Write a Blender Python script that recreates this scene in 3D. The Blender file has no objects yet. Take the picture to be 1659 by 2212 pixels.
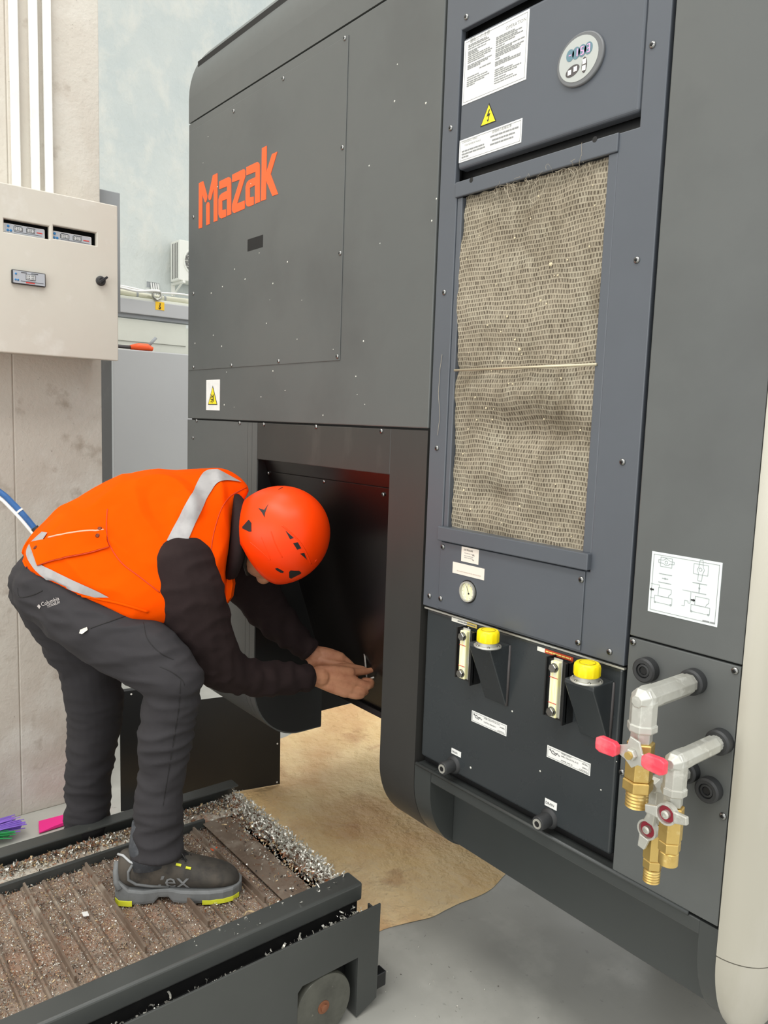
import bpy, bmesh, math, random
import numpy as np
from mathutils import Vector, Matrix, noise

random.seed(7); np.random.seed(7)
SC = bpy.context.scene
COL = SC.collection

# ------------------------------------------------------------------ camera
FPX = 1661.0
YAW, PITCH, ROLL = math.radians(39.235), math.radians(6.748), math.radians(1.974)
CAM = Vector((0.0, -1.18, 1.45))
_f = Vector((-math.cos(YAW)*math.cos(PITCH), math.sin(YAW)*math.cos(PITCH), -math.sin(PITCH)))
_r = _f.cross(Vector((0, 0, 1))).normalized()
_u = _r.cross(_f)
RIGHT = math.cos(ROLL)*_r + math.sin(ROLL)*_u
UP = -math.sin(ROLL)*_r + math.cos(ROLL)*_u
FWD = _f
cd = bpy.data.cameras.new('camera')
cam = bpy.data.objects.new('camera', cd)
COL.objects.link(cam)
cd.sensor_fit = 'VERTICAL'; cd.sensor_height = 36.0; cd.sensor_width = 27.0
cd.lens = 36.0*FPX/2212.0
cd.clip_start = 0.02
cam.matrix_world = Matrix(((RIGHT.x, UP.x, -FWD.x, CAM.x), (RIGHT.y, UP.y, -FWD.y, CAM.y), (RIGHT.z, UP.z, -FWD.z, CAM.z), (0, 0, 0, 1)))
SC.camera = cam

# ------------------------------------------------------------------ light
W = bpy.data.worlds.new('hall_light'); SC.world = W; W.use_nodes = True
bg = W.node_tree.nodes['Background']
bg.inputs[0].default_value = (0.985, 1.0, 0.99, 1); bg.inputs[1].default_value = 1.15
def area(name, loc, sx, sy, power, col=(1, 0.98, 0.94), rot=(0, 0, 0)):
    l = bpy.data.lights.new(name, 'AREA'); l.shape = 'RECTANGLE'; l.size = sx; l.size_y = sy
    l.energy = power; l.color = col
    o = bpy.data.objects.new(name, l); COL.objects.link(o); o.location = loc; o.rotation_euler = rot
    return o
area('ceiling_lamp_row', (-1.6, -2.6, 6.0), 5.0, 1.2, 170)
area('ceiling_lamp_row', (-2.9, 1.2, 6.0), 1.6, 5.0, 110)
area('ceiling_lamp_row', (1.8, -1.2, 6.0), 1.6, 5.0, 110)
area('front_fill_light', (-0.2, -6.5, 1.9), 6.0, 3.4, 110, (1, 0.99, 0.97), (math.radians(90), 0, 0))  # added fill lamp that brightens the floor and paper under the machine
vs = SC.view_settings
vs.view_transform = 'Standard'; vs.look = 'None'; vs.gamma = 1.0; vs.use_curve_mapping = False
vs.exposure = 0.12

# ------------------------------------------------------------------ measuring helpers
def ray(px, py):
    return FWD + RIGHT*((px-829.5)/FPX) + UP*(-(py-1106.0)/FPX)
def on(px, py, ax, val):            # the point of an axis-aligned plane seen at this spot
    d = ray(px, py); t = (val-CAM[ax])/d[ax]; return CAM + d*t
def PX(px, py, x): return on(px, py, 0, x)
def PY(px, py, y=0.0): return on(px, py, 1, y)
def PZ(px, py, z=0.0): return on(px, py, 2, z)
def PD(px, py, D): return CAM + ray(px, py)*D

# ------------------------------------------------------------------ materials
MATS = {}
def M(name, col, rough=0.5, metal=0.0, var=(), bump=(), spec=0.5, coat=0.0, emit=0.0, rvar=0.0, trans=0.0, stretch=(1, 1, 1)):
    if name in MATS: return MATS[name]
    m = bpy.data.materials.new(name); m.use_nodes = True
    nt = m.node_tree; N = nt.nodes; L = nt.links
    b = N['Principled BSDF']
    b.inputs['Roughness'].default_value = rough; b.inputs['Metallic'].default_value = metal
    b.inputs['Specular IOR Level'].default_value = spec
    if coat: b.inputs['Coat Weight'].default_value = coat; b.inputs['Coat Roughness'].default_value = 0.15
    if trans: b.inputs['Transmission Weight'].default_value = trans
    tc = N.new('ShaderNodeTexCoord'); mp = N.new('ShaderNodeMapping'); mp.inputs['Scale'].default_value = stretch
    L.new(tc.outputs['Object'], mp.inputs[0])
    def ns(scale, detail=4.0, rgh=0.6):
        n = N.new('ShaderNodeTexNoise'); n.inputs['Scale'].default_value = scale
        n.inputs['Detail'].default_value = detail; n.inputs['Roughness'].default_value = rgh
        L.new(mp.outputs[0], n.inputs['Vector']); return n
    c4 = (col[0], col[1], col[2], 1)
    out = None
    rgb = N.new('ShaderNodeRGB'); rgb.outputs[0].default_value = c4; out = rgb.outputs[0]
    for (scale, col2, lo, hi) in var:
        n = ns(scale, 6.0)
        mr = N.new('ShaderNodeMapRange'); mr.inputs[1].default_value = lo; mr.inputs[2].default_value = hi
        L.new(n.outputs[0], mr.inputs[0])
        mx = N.new('ShaderNodeMix'); mx.data_type = 'RGBA'
        mx.inputs['B'].default_value = (col2[0], col2[1], col2[2], 1)
        L.new(mr.outputs[0], mx.inputs['Factor']); L.new(out, mx.inputs['A']); out = mx.outputs['Result']
    L.new(out, b.inputs['Base Color'])
    if emit:
        L.new(out, b.inputs['Emission Color']); b.inputs['Emission Strength'].default_value = emit
    if rvar:
        n = ns(6.0, 5.0); mr = N.new('ShaderNodeMapRange')
        mr.inputs[3].default_value = max(0.02, rough-rvar); mr.inputs[4].default_value = min(1, rough+rvar)
        mr.inputs[1].default_value = 0.3; mr.inputs[2].default_value = 0.7
        L.new(n.outputs[0], mr.inputs[0]); L.new(mr.outputs[0], b.inputs['Roughness'])
    prev = None
    for (scale, strength, dist) in bump:
        n = ns(scale, 5.0); bp = N.new('ShaderNodeBump')
        bp.inputs['Strength'].default_value = strength; bp.inputs['Distance'].default_value = dist
        L.new(n.outputs[0], bp.inputs['Height'])
        if prev: L.new(prev, bp.inputs['Normal'])
        prev = bp.outputs[0]
    if prev: L.new(prev, b.inputs['Normal'])
    MATS[name] = m
    return m
def srgb(r, g, b):
    f = lambda c: ((c/255.0)/12.92 if c/255.0 <= 0.04045 else (((c/255.0)+0.055)/1.055)**2.4)
    return (f(r), f(g), f(b))

# ------------------------------------------------------------------ mesh helpers
class MB:
    def __init__(s): s.v = []; s.f = []; s.mi = []; s.cur = 0
    def add(s, vs, fs):
        o = len(s.v); s.v += [tuple(v) for v in vs]
        for f in fs: s.f.append(tuple(i+o for i in f)); s.mi.append(s.cur)
        return s
    def box(s, x0, x1, y0, y1, z0, z1):
        return s.add([(x0,y0,z0),(x1,y0,z0),(x1,y1,z0),(x0,y1,z0),(x0,y0,z1),(x1,y0,z1),(x1,y1,z1),(x0,y1,z1)],
                     [(0,3,2,1),(4,5,6,7),(0,1,5,4),(1,2,6,5),(2,3,7,6),(3,0,4,7)])
    def prism(s, pts, d):            # planar polygon pts extruded by vector d
        n = len(pts); d = Vector(d); a = [Vector(p) for p in pts]; b = [p+d for p in a]
        nrm = Vector((0,0,0))
        for i in range(n): nrm += a[i].cross(a[(i+1) % n])
        if nrm.dot(d) > 0: a, b = a[::-1], b[::-1]
        return s.add(a+b, [tuple(range(n)), tuple(range(2*n-1, n-1, -1))] + [((i+1) % n, i, n+i, n+(i+1) % n) for i in range(n)])
    def rings(s, rings, cap=True, closed=False):
        k = len(rings[0]); vs = [p for r in rings for p in r]; fs = []
        m = len(rings)
        for i in range(m-1 if not closed else m):
            for j in range(k):
                a = i*k+j; b = i*k+(j+1) % k; c = ((i+1) % m)*k+(j+1) % k; d = ((i+1) % m)*k+j
                fs.append((a, b, c, d))
        if cap and not closed:
            fs.append(tuple(range(k-1, -1, -1))); fs.append(tuple((m-1)*k+j for j in range(k)))
        return s.add(vs, fs)
    def lathe(s, o, ax, prof, seg=24, ph=0.0, cap=True):
        o = Vector(o); ax = Vector(ax).normalized()
        t = Vector((1,0,0)) if abs(ax.x) < 0.9 else Vector((0,1,0))
        e1 = (t - ax*t.dot(ax)).normalized(); e2 = ax.cross(e1)
        R = []
        for (r, h) in prof:
            R.append([o+ax*h+(e1*math.cos(ph+2*math.pi*j/seg)+e2*math.sin(ph+2*math.pi*j/seg))*r for j in range(seg)])
        return s.rings(R, cap)
    def tube(s, pts, rad, seg=8, cap=True, flat=None):
        pts = [Vector(p) for p in pts]; n = len(pts)
        if not hasattr(rad, '__len__'): rad = [rad]*n
        R = []; e1 = None
        for i, p in enumerate(pts):
            d = (pts[min(i+1, n-1)]-pts[max(i-1, 0)]).normalized()
            if e1 is None:
                t = Vector((0,0,1)) if abs(d.z) < 0.9 else Vector((1,0,0))
                e1 = (t-d*t.dot(d)).normalized()
            else:
                e1 = (e1-d*e1.dot(d)).normalized()
            e2 = d.cross(e1)
            R.append([p+(e1*math.cos(2*math.pi*j/seg)+e2*math.sin(2*math.pi*j/seg))*rad[i] for j in range(seg)])
        return s.rings(R, cap)
    def mesh(s, name):
        me = bpy.data.meshes.new(name); me.from_pydata(s.v, [], s.f); 
        if any(s.mi): me.polygons.foreach_set('material_index', s.mi)
        me.update()
        return me

ROOTLOC = {}
def ob(name, mb, mat, parent=None, smooth=False, bevel=0.0, seg=2, sub=0, fix=True, loc=None, auto=None, label=None):
    if isinstance(mb, MB):
        me = mb.mesh(name)
        if fix:
            bm = bmesh.new(); bm.from_mesh(me); bmesh.ops.recalc_face_normals(bm, faces=bm.faces); bm.to_mesh(me); bm.free()
    else: me = mb
    if not me.materials:
        for m in (mat if isinstance(mat, (list, tuple)) else [mat]): me.materials.append(m)
    if smooth or auto:
        me.polygons.foreach_set('use_smooth', [True]*len(me.polygons))
        if auto: me.set_sharp_from_angle(angle=math.radians(auto))
    o = bpy.data.objects.new(name, me); COL.objects.link(o)
    if loc is not None: o.location = loc
    if bevel:
        b = o.modifiers.new('bevel', 'BEVEL'); b.width = bevel; b.segments = seg; b.limit_method = 'ANGLE'; b.angle_limit = math.radians(35)
        b.harden_normals = False
    if sub:
        q = o.modifiers.new('sub', 'SUBSURF'); q.levels = sub; q.render_levels = sub
    if parent: attach(o, parent)
    if label: o['label'] = label
    return o
def attach(o, parent):
    o.parent = parent
    if parent.name in ROOTLOC: o.matrix_parent_inverse = Matrix.Translation(-ROOTLOC[parent.name])
def tag(o, label, cat=None, group=None, kind=None):
    if label: o['label'] = label
    if cat: o['category'] = cat
    if group: o['group'] = group
    if kind: o['kind'] = kind
    return o
def thing(name, label, cat, loc, group=None):
    e = bpy.data.objects.new(name, None); COL.objects.link(e); e.location = loc; e.empty_display_size = 0.1
    ROOTLOC[e.name] = Vector(loc)
    return tag(e, label, cat, group)
def B(x0, x1, y0, y1, z0, z1): return MB().box(x0, x1, y0, y1, z0, z1)
_txt = {}
def textmesh(s, size, squeeze=1.0, align='LEFT'):
    c = bpy.data.curves.new('t', 'FONT'); c.body = s; c.size = size; c.resolution_u = 2; c.align_x = align
    o = bpy.data.objects.new('t', c); COL.objects.link(o)
    me = bpy.data.meshes.new_from_object(o.evaluated_get(bpy.context.evaluated_depsgraph_get()))
    COL.objects.unlink(o); bpy.data.objects.remove(o)
    return me
def text(s, size, org, ex, ez, mat, parent, name='lettering', align='LEFT', squeeze=1.0, shear=0.0):
    me = textmesh(s, size, squeeze, align); org = Vector(org); ex = Vector(ex); ez = Vector(ez)
    for v in me.vertices:
        u, w = v.co.x*squeeze + shear*v.co.y, v.co.y
        v.co = org + ex*u + ez*w
    me.materials.clear()
    return ob(name, me, mat, parent)
# ================================================================== the setting
m_floor = M('floor_concrete', srgb(178,177,169), 0.42, var=((0.7, srgb(160,159,152), 0.42, 0.64), (4.0, srgb(188,187,179), 0.5, 0.75), (34.0, srgb(138,137,131), 0.64, 0.76)), bump=((60, 0.05, 0.002),), rvar=0.14)
m_wall = M('wall_plaster', srgb(212,216,211), 0.8, var=((.55, srgb(196,204,203), 0.4, 0.65), (2.5, srgb(222,222,214), 0.5, 0.7)), bump=((2.5, 0.6, 0.05), (10, 0.4, 0.015)), stretch=(1, 1, 0.7))
m_conc = M('concrete_pillar', srgb(206,201,190), 0.85, var=((0.9, srgb(196,186,174), 0.42, 0.66), (3.2, srgb(216,212,203), 0.5, 0.7), (10, srgb(166,154,140), 0.58, 0.74), (70, srgb(130,120,108), 0.68, 0.78)), bump=((18, 0.35, 0.006), (70, 0.45, 0.004)))
XC = -2.82           # front of the pillar
XW = -9.60           # plane of the back wall
yc = PX(221, 1000, XC).y
fl = tag(ob('floor', MB().add([(-9.7,-6,0),(4,-6,0),(4,9,0),(-9.7,9,0)], [(0,1,2,3)]), m_floor), 'grey polished concrete workshop floor', None, None, 'structure')
wb = tag(ob('wall_back', B(XW-0.2, XW, -6, 9, 0, 12), m_wall), 'pale rough-plastered workshop wall', None, None, 'structure')
# niche in the back wall is built as a shallow frame further down
pil = tag(ob('wall_left', B(XC-.6, XC-0.004, -3.2, yc-0.003, 0, 6.5), m_conc), 'bare concrete pillar with formwork joints', None, None, 'structure')
yj = PX(38, 1300, XC).y
for (a, b) in ((-3.2, yj-0.0012), (yj+0.0012, yc)):
    ob('concrete_face', B(XC-0.006, XC, a, b, 0, 6.5), m_conc, pil, bevel=0.004)
# floor paint: a yellow lane line far behind the machine
m_yel = M('lane_paint', srgb(222,205,60), 0.6, var=((12, srgb(190,176,70), 0.5, 0.75),))
ob('lane_line', MB().add([PZ(560,1462,0.002), PZ(760,1502,0.002), PZ(760,1512,0.002), PZ(560,1472,0.002)], [(0,1,2,3)]), m_yel, fl)

# ------------------------------------------------------------------ cable trunking on the pillar
m_pvc = M('white_plastic', srgb(240,240,236), 0.45, var=((8, srgb(226,224,216), 0.5, 0.8),))
XB = -2.60           # door plane of the switch cabinet
for i, (a, b, yb, lb) in enumerate(((23, 42, 395, 'white cable trunking on the pillar, leftmost of three runs'), (65, 84, 408, 'white cable trunking on the pillar, middle of three runs'), (95, 113, 411, 'white cable trunking on the pillar, rightmost of three runs'))):
    y0 = PX(a, 200, XC+0.02).y; y1 = PX(b, 200, XC+0.02).y; zb = PX(a, yb, XC+0.02).z - 0.01
    t = thing('cable_trunking', lb, 'trunking', (XC, (y0+y1)/2, zb), 'cable trunking above the switch cabinet')
    ob('channel', B(XC, XC+0.014, y0+0.002, y1-0.002, zb, 6.4), m_pvc, t, bevel=0.002)
    ob('cover', B(XC+0.010, XC+0.022, y0, y1, zb, 6.4), m_pvc, t, bevel=0.003)

# ------------------------------------------------------------------ switch cabinet
m_cab = M('cream_enamel', srgb(206,202,190), 0.42, var=((1.5, srgb(198,191,180), 0.4, 0.7), (11, srgb(214,211,202), 0.55, 0.75), (60, srgb(180,165,145), 0.72, 0.8)), bump=((5, 0.05, 0.01),))
m_blk = M('black_plastic', srgb(38,38,40), 0.45)
m_dark = M('dark_recess', srgb(22,22,24), 0.7)
y1 = PX(255, 600, XB).y; y0 = PX(-250, 600, XB).y
zt = PX(128, 419, XB).z; zb = PX(128, 770, XB).z
cabt = thing('switch_cabinet', 'cream wall-mounted switch cabinet with three small displays and black knob', 'cabinet', (XC, (y0+y1)/2, zb))
ob('cabinet_body', MB().box(XC, XB-0.10, y0, y1-0.012, zb+0.01, zt-0.008).box(XB-.10, XB-.022, y1-.024, y1-.012, zb+.01, zt-.008).box(XB-.10, XB-.022, y0, y1-.024, zb+.01, zb+.022).box(XB-.10, XB-.022, y0, y1-.024, zt-.02, zt-.008), m_cab, cabt)
def XR(p, q, x): a = PX(*p, x); b = PX(*q, x); return a.y, b.y, b.z, a.z      # y0,y1,z0,z1 from top-left, bottom-right
w1 = XR((8,471), (107,517), XB); w2 = XR((115,486), (209,531), XB)
def xplate(y0, y1, z0, z1, holes, xa, xb):
    ys = sorted({y0, y1} | {h[0] for h in holes} | {h[1] for h in holes}); zs = sorted({z0, z1} | {h[2] for h in holes} | {h[3] for h in holes})
    mb = MB(); inside = lambda y, z: any(h[0] < y < h[1] and h[2] < z < h[3] for h in holes)
    for i in range(len(ys)-1):
        for j in range(len(zs)-1):
            if not inside((ys[i]+ys[i+1])/2, (zs[j]+zs[j+1])/2): mb.box(xa, xb, ys[i], ys[i+1], zs[j], zs[j+1])
    return mb
def weld(me, d=1e-5):
    bm = bmesh.new(); bm.from_mesh(me); bmesh.ops.remove_doubles(bm, verts=bm.verts, dist=d)
    seen = {}
    for f in bm.faces: seen.setdefault(tuple(sorted(v.index for v in f.verts)), []).append(f)
    kill = [f for l in seen.values() if len(l) > 1 for f in l]
    bmesh.ops.delete(bm, geom=kill, context='FACES_ONLY')
    bmesh.ops.dissolve_limit(bm, angle_limit=0.01, verts=bm.verts, edges=bm.edges)
    bmesh.ops.recalc_face_normals(bm, faces=bm.faces); bm.to_mesh(me); bm.free(); return me
door = ob('cabinet_door', weld(xplate(y0, y1, zb, zt, [(w1[0],w1[1],w1[2],w1[3]), (w2[0],w2[1],w2[2],w2[3])], XB-0.02, XB).mesh('cabinet_door')), m_cab, cabt, bevel=0.003)
m_scr = M('display_grey', srgb(176,180,186), 0.35); m_lcd = M('lcd_glass', srgb(206,208,208), 0.2); m_blue = M('blue_button', srgb(40,120,180), 0.4)
m_frame = M('white_enamel', srgb(232,232,230), 0.4); m_red = M('red_print', srgb(205,60,50), 0.5); m_ink = M('black_ink', srgb(30,30,32), 0.6); m_lcdink = M('lcd_ink', srgb(90,92,92), 0.5)
def xrect(mb, x, y0, y1, z0, z1, t=0.0008): mb.box(x-t, x+t, y0, y1, z0, z1)
def timer(name, w, xs, parent, inset, framed, label, red='right'):
    y0, y1, z0, z1 = w; W_ = y1-y0; H_ = z1-z0
    yy = lambda u: y0+u*W_
    zz = lambda v: z0+v*H_
    d = ob(name, B(xs-0.012, xs, y0, y1, z0, z1), framed, parent, bevel=0.003, label=label)
    mb = MB(); xrect(mb, xs+0.001, yy(.035), yy(.965), zz(.06), zz(.93)); ob('faceplate', mb, m_scr, d)
    for (u, v) in ((.11, .70), (.10, .28), (.17, .28)):
        ob('button', MB().lathe((xs+0.001, yy(u), zz(v)), (1,0,0), ((W_*.030, 0), (W_*.030, .002), (W_*.02, .003)), 16), m_blue, d)
    for (a, b) in (((.24, .45), (.54, .74)) if red == 'right' else ((.40, .68),)):
        mb = MB(); xrect(mb, xs+0.0022, yy(a), yy(b), zz(.36), zz(.76)); l = ob('display_window', mb, m_ink, d)
        mb = MB(); xrect(mb, xs+0.003, yy(a+.012), yy(b-.012), zz(.39), zz(.73)); ob('lcd', mb, m_lcd, d)
        mb = MB()
        for k in (0, 1):
            c = a + (b-a)*(.28+.44*k)
            for (du, dv) in ((-.025, .64), (.025, .64), (-.025, .48), (.025, .48)):
                xrect(mb, xs+0.004, yy(c+du-.012), yy(c+du+.012), zz(dv-.04), zz(dv+.04), .0004)
        ob('digit_segments', mb, m_lcdink, d)
    mb = MB(); 
    if red == 'right': xrect(mb, xs+0.0022, yy(.79), yy(.93), zz(.45), zz(.54), .0006)
    else: xrect(mb, xs+0.0022, yy(.40), yy(.66), zz(.12), zz(.20), .0006)
    ob('red_print', mb, m_red, d)
    mb = MB(); xrect(mb, xs+0.0022, yy(.26), yy(.43), zz(.82), zz(.86), .0006); xrect(mb, xs+0.0022, yy(.56), yy(.76), zz(.82), zz(.86), .0006); xrect(mb, xs+0.0022, yy(.25), yy(.92), zz(.22), zz(.245), .0006)
    ob('small_print', mb, m_ink, d)
    return d
ob('window_recess', B(XB-0.095, XB-0.09, w1[0]-.03, w2[1]+.03, w1[2]-.06, w1[3]+.03), m_dark, cabt)
sh = 0.016
timer('display_unit', (w1[0]+.001, w1[1]-.010, w1[2]+.001, w1[3]-.010), XB-0.012, cabt, 0, m_frame, 'grey timer display behind the left window')
timer('display_unit', (w2[0]-.008, w2[1]-.012, w2[2]-.003, w2[3]-.014), XB-0.012, cabt, 0, m_frame, 'grey timer display behind the right window')
timer('display_unit', XR((25,581), (99,621), XB+0.010), XB+0.012, cabt, 0, m_blk, 'black-framed white display on the door', red='low')
kp = PX(217, 607, XB)
kn = ob('knob', MB().lathe((XB, kp.y, kp.z), (1,0,0), ((.0155,0),(.0155,.005),(.013,.007),(.012,.016),(.010,.018)), 24), m_blk, cabt, auto=40)
gr = MB(); 
d1 = Vector((0, math.cos(math.radians(38)), math.sin(math.radians(38)))); d2 = Vector((0, -d1.z, d1.y))
c0 = Vector((XB+0.014, kp.y, kp.z))
gr.prism([c0-d1*.011-d2*.004, c0+d1*.020-d2*.0035, c0+d1*.020+d2*.0035, c0-d1*.011+d2*.004], (0.010,0,0)); ob('knob_grip', gr, m_blk, kn, bevel=.001)
# grey box peeping out behind the cabinet's upper right corner
m_gbox = M('grey_enamel', srgb(160,164,166), 0.45, var=((2, srgb(150,153,157), 0.4, 0.7),))
xj = XC-.05; a = PX(258, 418, xj)
gb = thing('junction_box', 'plain grey box on the pillar side behind the upper corner of the cream cabinet', 'box', (xj-.1, a.y-.02, a.z-.42))
ob('box_body', B(xj-.25, xj-.006, yc+.001, a.y, a.z-.42, a.z), m_gbox, gb, bevel=.003)
ob('box_lid', B(xj-.006, xj, yc+.001, a.y+.002, a.z-.422, a.z+.002), m_gbox, gb, bevel=.002)

# ------------------------------------------------------------------ grey machine between pillar and wall
m_gm = M('light_grey_enamel', srgb(184,185,186), 0.38, var=((0.8, srgb(178,178,180), 0.4, 0.7),))
m_cream = M('cream_panel', srgb(226,228,216), 0.45, var=((2, srgb(218,220,208), 0.45, 0.7),))
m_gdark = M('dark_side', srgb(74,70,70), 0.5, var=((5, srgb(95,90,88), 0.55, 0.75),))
XG = -4.3
yl = PX(245, 900, XG).y; ztop = PX(330, 759, XG).z
gm = thing('grey_machine', 'light grey machine standing between the concrete pillar and the wall', 'machine', (-4.8, yl+.6, 0))
ob('front_cover', B(XG-.03, XG, yl, yl+1.6, 0.06, ztop), m_gm, gm, bevel=.006)
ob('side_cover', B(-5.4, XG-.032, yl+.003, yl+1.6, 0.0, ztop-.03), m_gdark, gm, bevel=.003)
XP = -4.62
z1 = PX(330, 702, XP).z; z0 = ztop-.08
ob('rear_panel', B(XP-.05, XP, yl-.1, yl+1.7, z0, z1), m_cream, gm, bevel=.004)
a = PX(258, 690, XP); b = PX(400, 752, XP)
ob('inner_panel', B(XP, XP+.006, yl-.1, PX(402, 720, XP+.006).y, PX(330, 742, XP).z, PX(330, 690, XP).z-.012), m_cream, gm, bevel=.003)
zb1 = PX(258, 642, XP+.03).z; zb0 = PX(258, 674, XP+.03).z
bm_ = ob('cross_beam', B(XP-.06, XP+.03, yl-.1, yl+1.7, zb0, zb1), m_gm, gm, bevel=.004)
ob('beam_cap', B(XP-.06, XP+.022, yl-.1, yl+1.7, zb1, PX(258, 637, XP+.02).z), m_cream, gm, bevel=.002)
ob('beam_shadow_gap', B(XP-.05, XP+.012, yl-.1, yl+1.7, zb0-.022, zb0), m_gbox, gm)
e = PX(339, 637, XP+.03)
ring = MB(); R = []
for k in range(24):
    a_ = 2*math.pi*k/24; c_ = Vector((XP+.03, e.y+.026*math.cos(a_), e.z+.026*math.sin(a_)))
    rd = Vector((0, math.cos(a_), math.sin(a_)))
    R.append([c_+(rd*math.cos(t)+Vector((1,0,0))*math.sin(t))*.0085 for t in [2*math.pi*q/8 for q in range(8)]])
ring.rings(R, closed=True); ring.lathe((XP+.03, e.y, e.z-.034), (0,0,1), ((.011,0),(.011,.006),(.008,.010)), 16)
m_steel = M('zinc_steel', srgb(188,188,180), 0.35, metal=0.8, var=((20, srgb(160,160,150), 0.5, 0.7),))
ob('lifting_eye', ring, m_steel, gm, smooth=True)
hs = XR((336,651), (355,671), XP+.032)
m_sy = M('sign_yellow', srgb(250,200,30), 0.5)
sg = ob('hook_sign', B(XP+.030, XP+.032, *hs), m_sy, gm)
hp = []; hc = Vector((XP+.0325, (hs[0]+hs[1])/2, (hs[2]+hs[3])/2)); S_ = hs[3]-hs[2]
for (u, v) in ((0.02,.36),(0.02,.12),(-.04,.02),(-.02,-.10),(.06,-.16),(.08,-.26),(0,-.36),(-.12,-.30),(-.13,-.20)):
    hp.append(hc+Vector((0, u*S_, v*S_)))
ob('hook_symbol', MB().tube(hp, S_*.06, 6), m_ink, sg)
# conduits lying on the machine, running along the wall
for i, (p, q, r, lb, mm) in enumerate((((255,629),(410,652), .018, 'thick cream conduit on top of the grey machine', M('conduit_cream', srgb(206,204,184), .4)), ((255,617),(410,639), .006, 'thin pale cable sagging above the thick conduit', m_pvc), ((255,621),(345,630), .0075, 'pale cable lying along the thick conduit', m_pvc))):
    xx = XP-.02+.034*i; A = PX(*p, xx); Bq = PX(*q, xx); A = A+(A-Bq)*.15; n = 12
    pts = []
    for k in range(n+1):
        t = k/n; pt = A.lerp(Bq, t); pt.z += -.006*math.sin(t*math.pi) + (0.004*math.sin(t*9) if i else 0); pts.append(pt)
    t_ = thing('conduit', lb, 'pipe', tuple(A.lerp(Bq, .5)), 'conduits on the grey machine')
    ob('pipe', MB().tube(pts, r, 12), mm, t_, smooth=True)
    for k in (4, 8):
        if i == 0: ob('clip', MB().tube([pts[k], pts[k]+(pts[k+1]-pts[k]).normalized()*.012], r*1.12, 12), m_gbox, t_, smooth=False)
# niche with cables
nw = XR((316,608), (343,624), XW)
nt = thing('cable_outlet', 'small grey cable opening in the wall above the conduits', 'outlet', (XW, (nw[0]+nw[1])/2, nw[2]))
mb = MB()
for (q0, q1, w0, w2_) in ((nw[0]-.012, nw[0], nw[2], nw[3]), (nw[1], nw[1]+.012, nw[2], nw[3]), (nw[0]-.012, nw[1]+.012, nw[3], nw[3]+.012)): mb.box(XW, XW+.01, q0, q1, w0, w2_)
ob('outlet_frame', mb, m_wall, nt); ob('outlet_back', B(XW, XW+.003, nw[0], nw[1], nw[2], nw[3]), m_gbox, nt)
for k in range(4):
    yy = nw[0]+(nw[1]-nw[0])*(.35+.18*k); ob('cable', MB().tube([(XW+.012, yy, nw[2]+.06),(XW+.03, yy, nw[2]),(XW+.04, yy+.02, nw[2]-.12)], .011, 6), m_pvc, nt, smooth=True)

# ------------------------------------------------------------------ outdoor unit of an air conditioner on the wall
XA = XW+.32
ac = thing('air_conditioner_unit', 'white air conditioner unit on wall brackets, half hidden by the dark machine', 'air conditioner', (XW+.18, PX(387,560,XA).y+.4, PX(387,605,XA).z))
ya = PX(387,560,XA).y; za = PX(390,605,XA).z; zb_ = PX(390,517,XA).z
m_ac = M('ac_white', srgb(236,236,228), 0.45)
ob('housing', B(XA-.26, XA, ya, ya+.8, za, zb_), m_ac, ac, bevel=.012)
for k in range(4):
    ob('side_slot', B(XA-.20+k*.045, XA-.185+k*.045, ya-.002, ya+.004, za+.03, zb_-.03), m_dark, ac)
fy, fz, fr = ya+.225, (za+zb_)/2, (zb_-za)*.33
R = []
for k in range(48):
    a_ = 2*math.pi*k/48; c_ = Vector((XA, fy+fr*math.cos(a_), fz+fr*math.sin(a_))); rd = Vector((0, math.cos(a_), math.sin(a_)))
    R.append([c_+(rd*math.cos(t)+Vector((1,0,0))*math.sin(t))*.012 for t in [2*math.pi*q/8 for q in range(8)]])
fan = ob('fan_ring', MB().rings(R, closed=True), m_ac, ac, smooth=True)
ob('fan_recess', MB().lathe((XA-.002, fy, fz), (1,0,0), ((fr,0),(fr,.004)), 40), m_gdark, ac)
for k in range(9):
    rr = fr*(k+1)/10; R = []
    for j in range(40):
        a_ = 2*math.pi*j/40; c_ = Vector((XA+.006, fy+rr*math.cos(a_), fz+rr*math.sin(a_))); rd = Vector((0, math.cos(a_), math.sin(a_)))
        R.append([c_+(rd*math.cos(t)+Vector((1,0,0))*math.sin(t))*.0022 for t in (0, 2.1, 4.2)])
    ob('grille_wire', MB().rings(R, closed=True), m_ac, fan, smooth=True)
for k in range(6):
    a_ = math.pi*k/6; dd = Vector((0, math.cos(a_), math.sin(a_)))*fr; c_ = Vector((XA+.007, fy, fz))
    ob('grille_spoke', MB().tube([c_-dd, c_+dd], .003, 5), m_ac, fan)
mb = MB(); mb.box(XW, XW+.34, ya+.04, ya+.075, za-.028, za); mb.box(XW, XW+.02, ya+.035, ya+.08, za-.16, za)
mb.tube([(XW+.02, ya+.057, za-.15), (XW+.30, ya+.057, za-.015)], .012, 6); ob('wall_bracket', mb, m_ac, ac)
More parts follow.
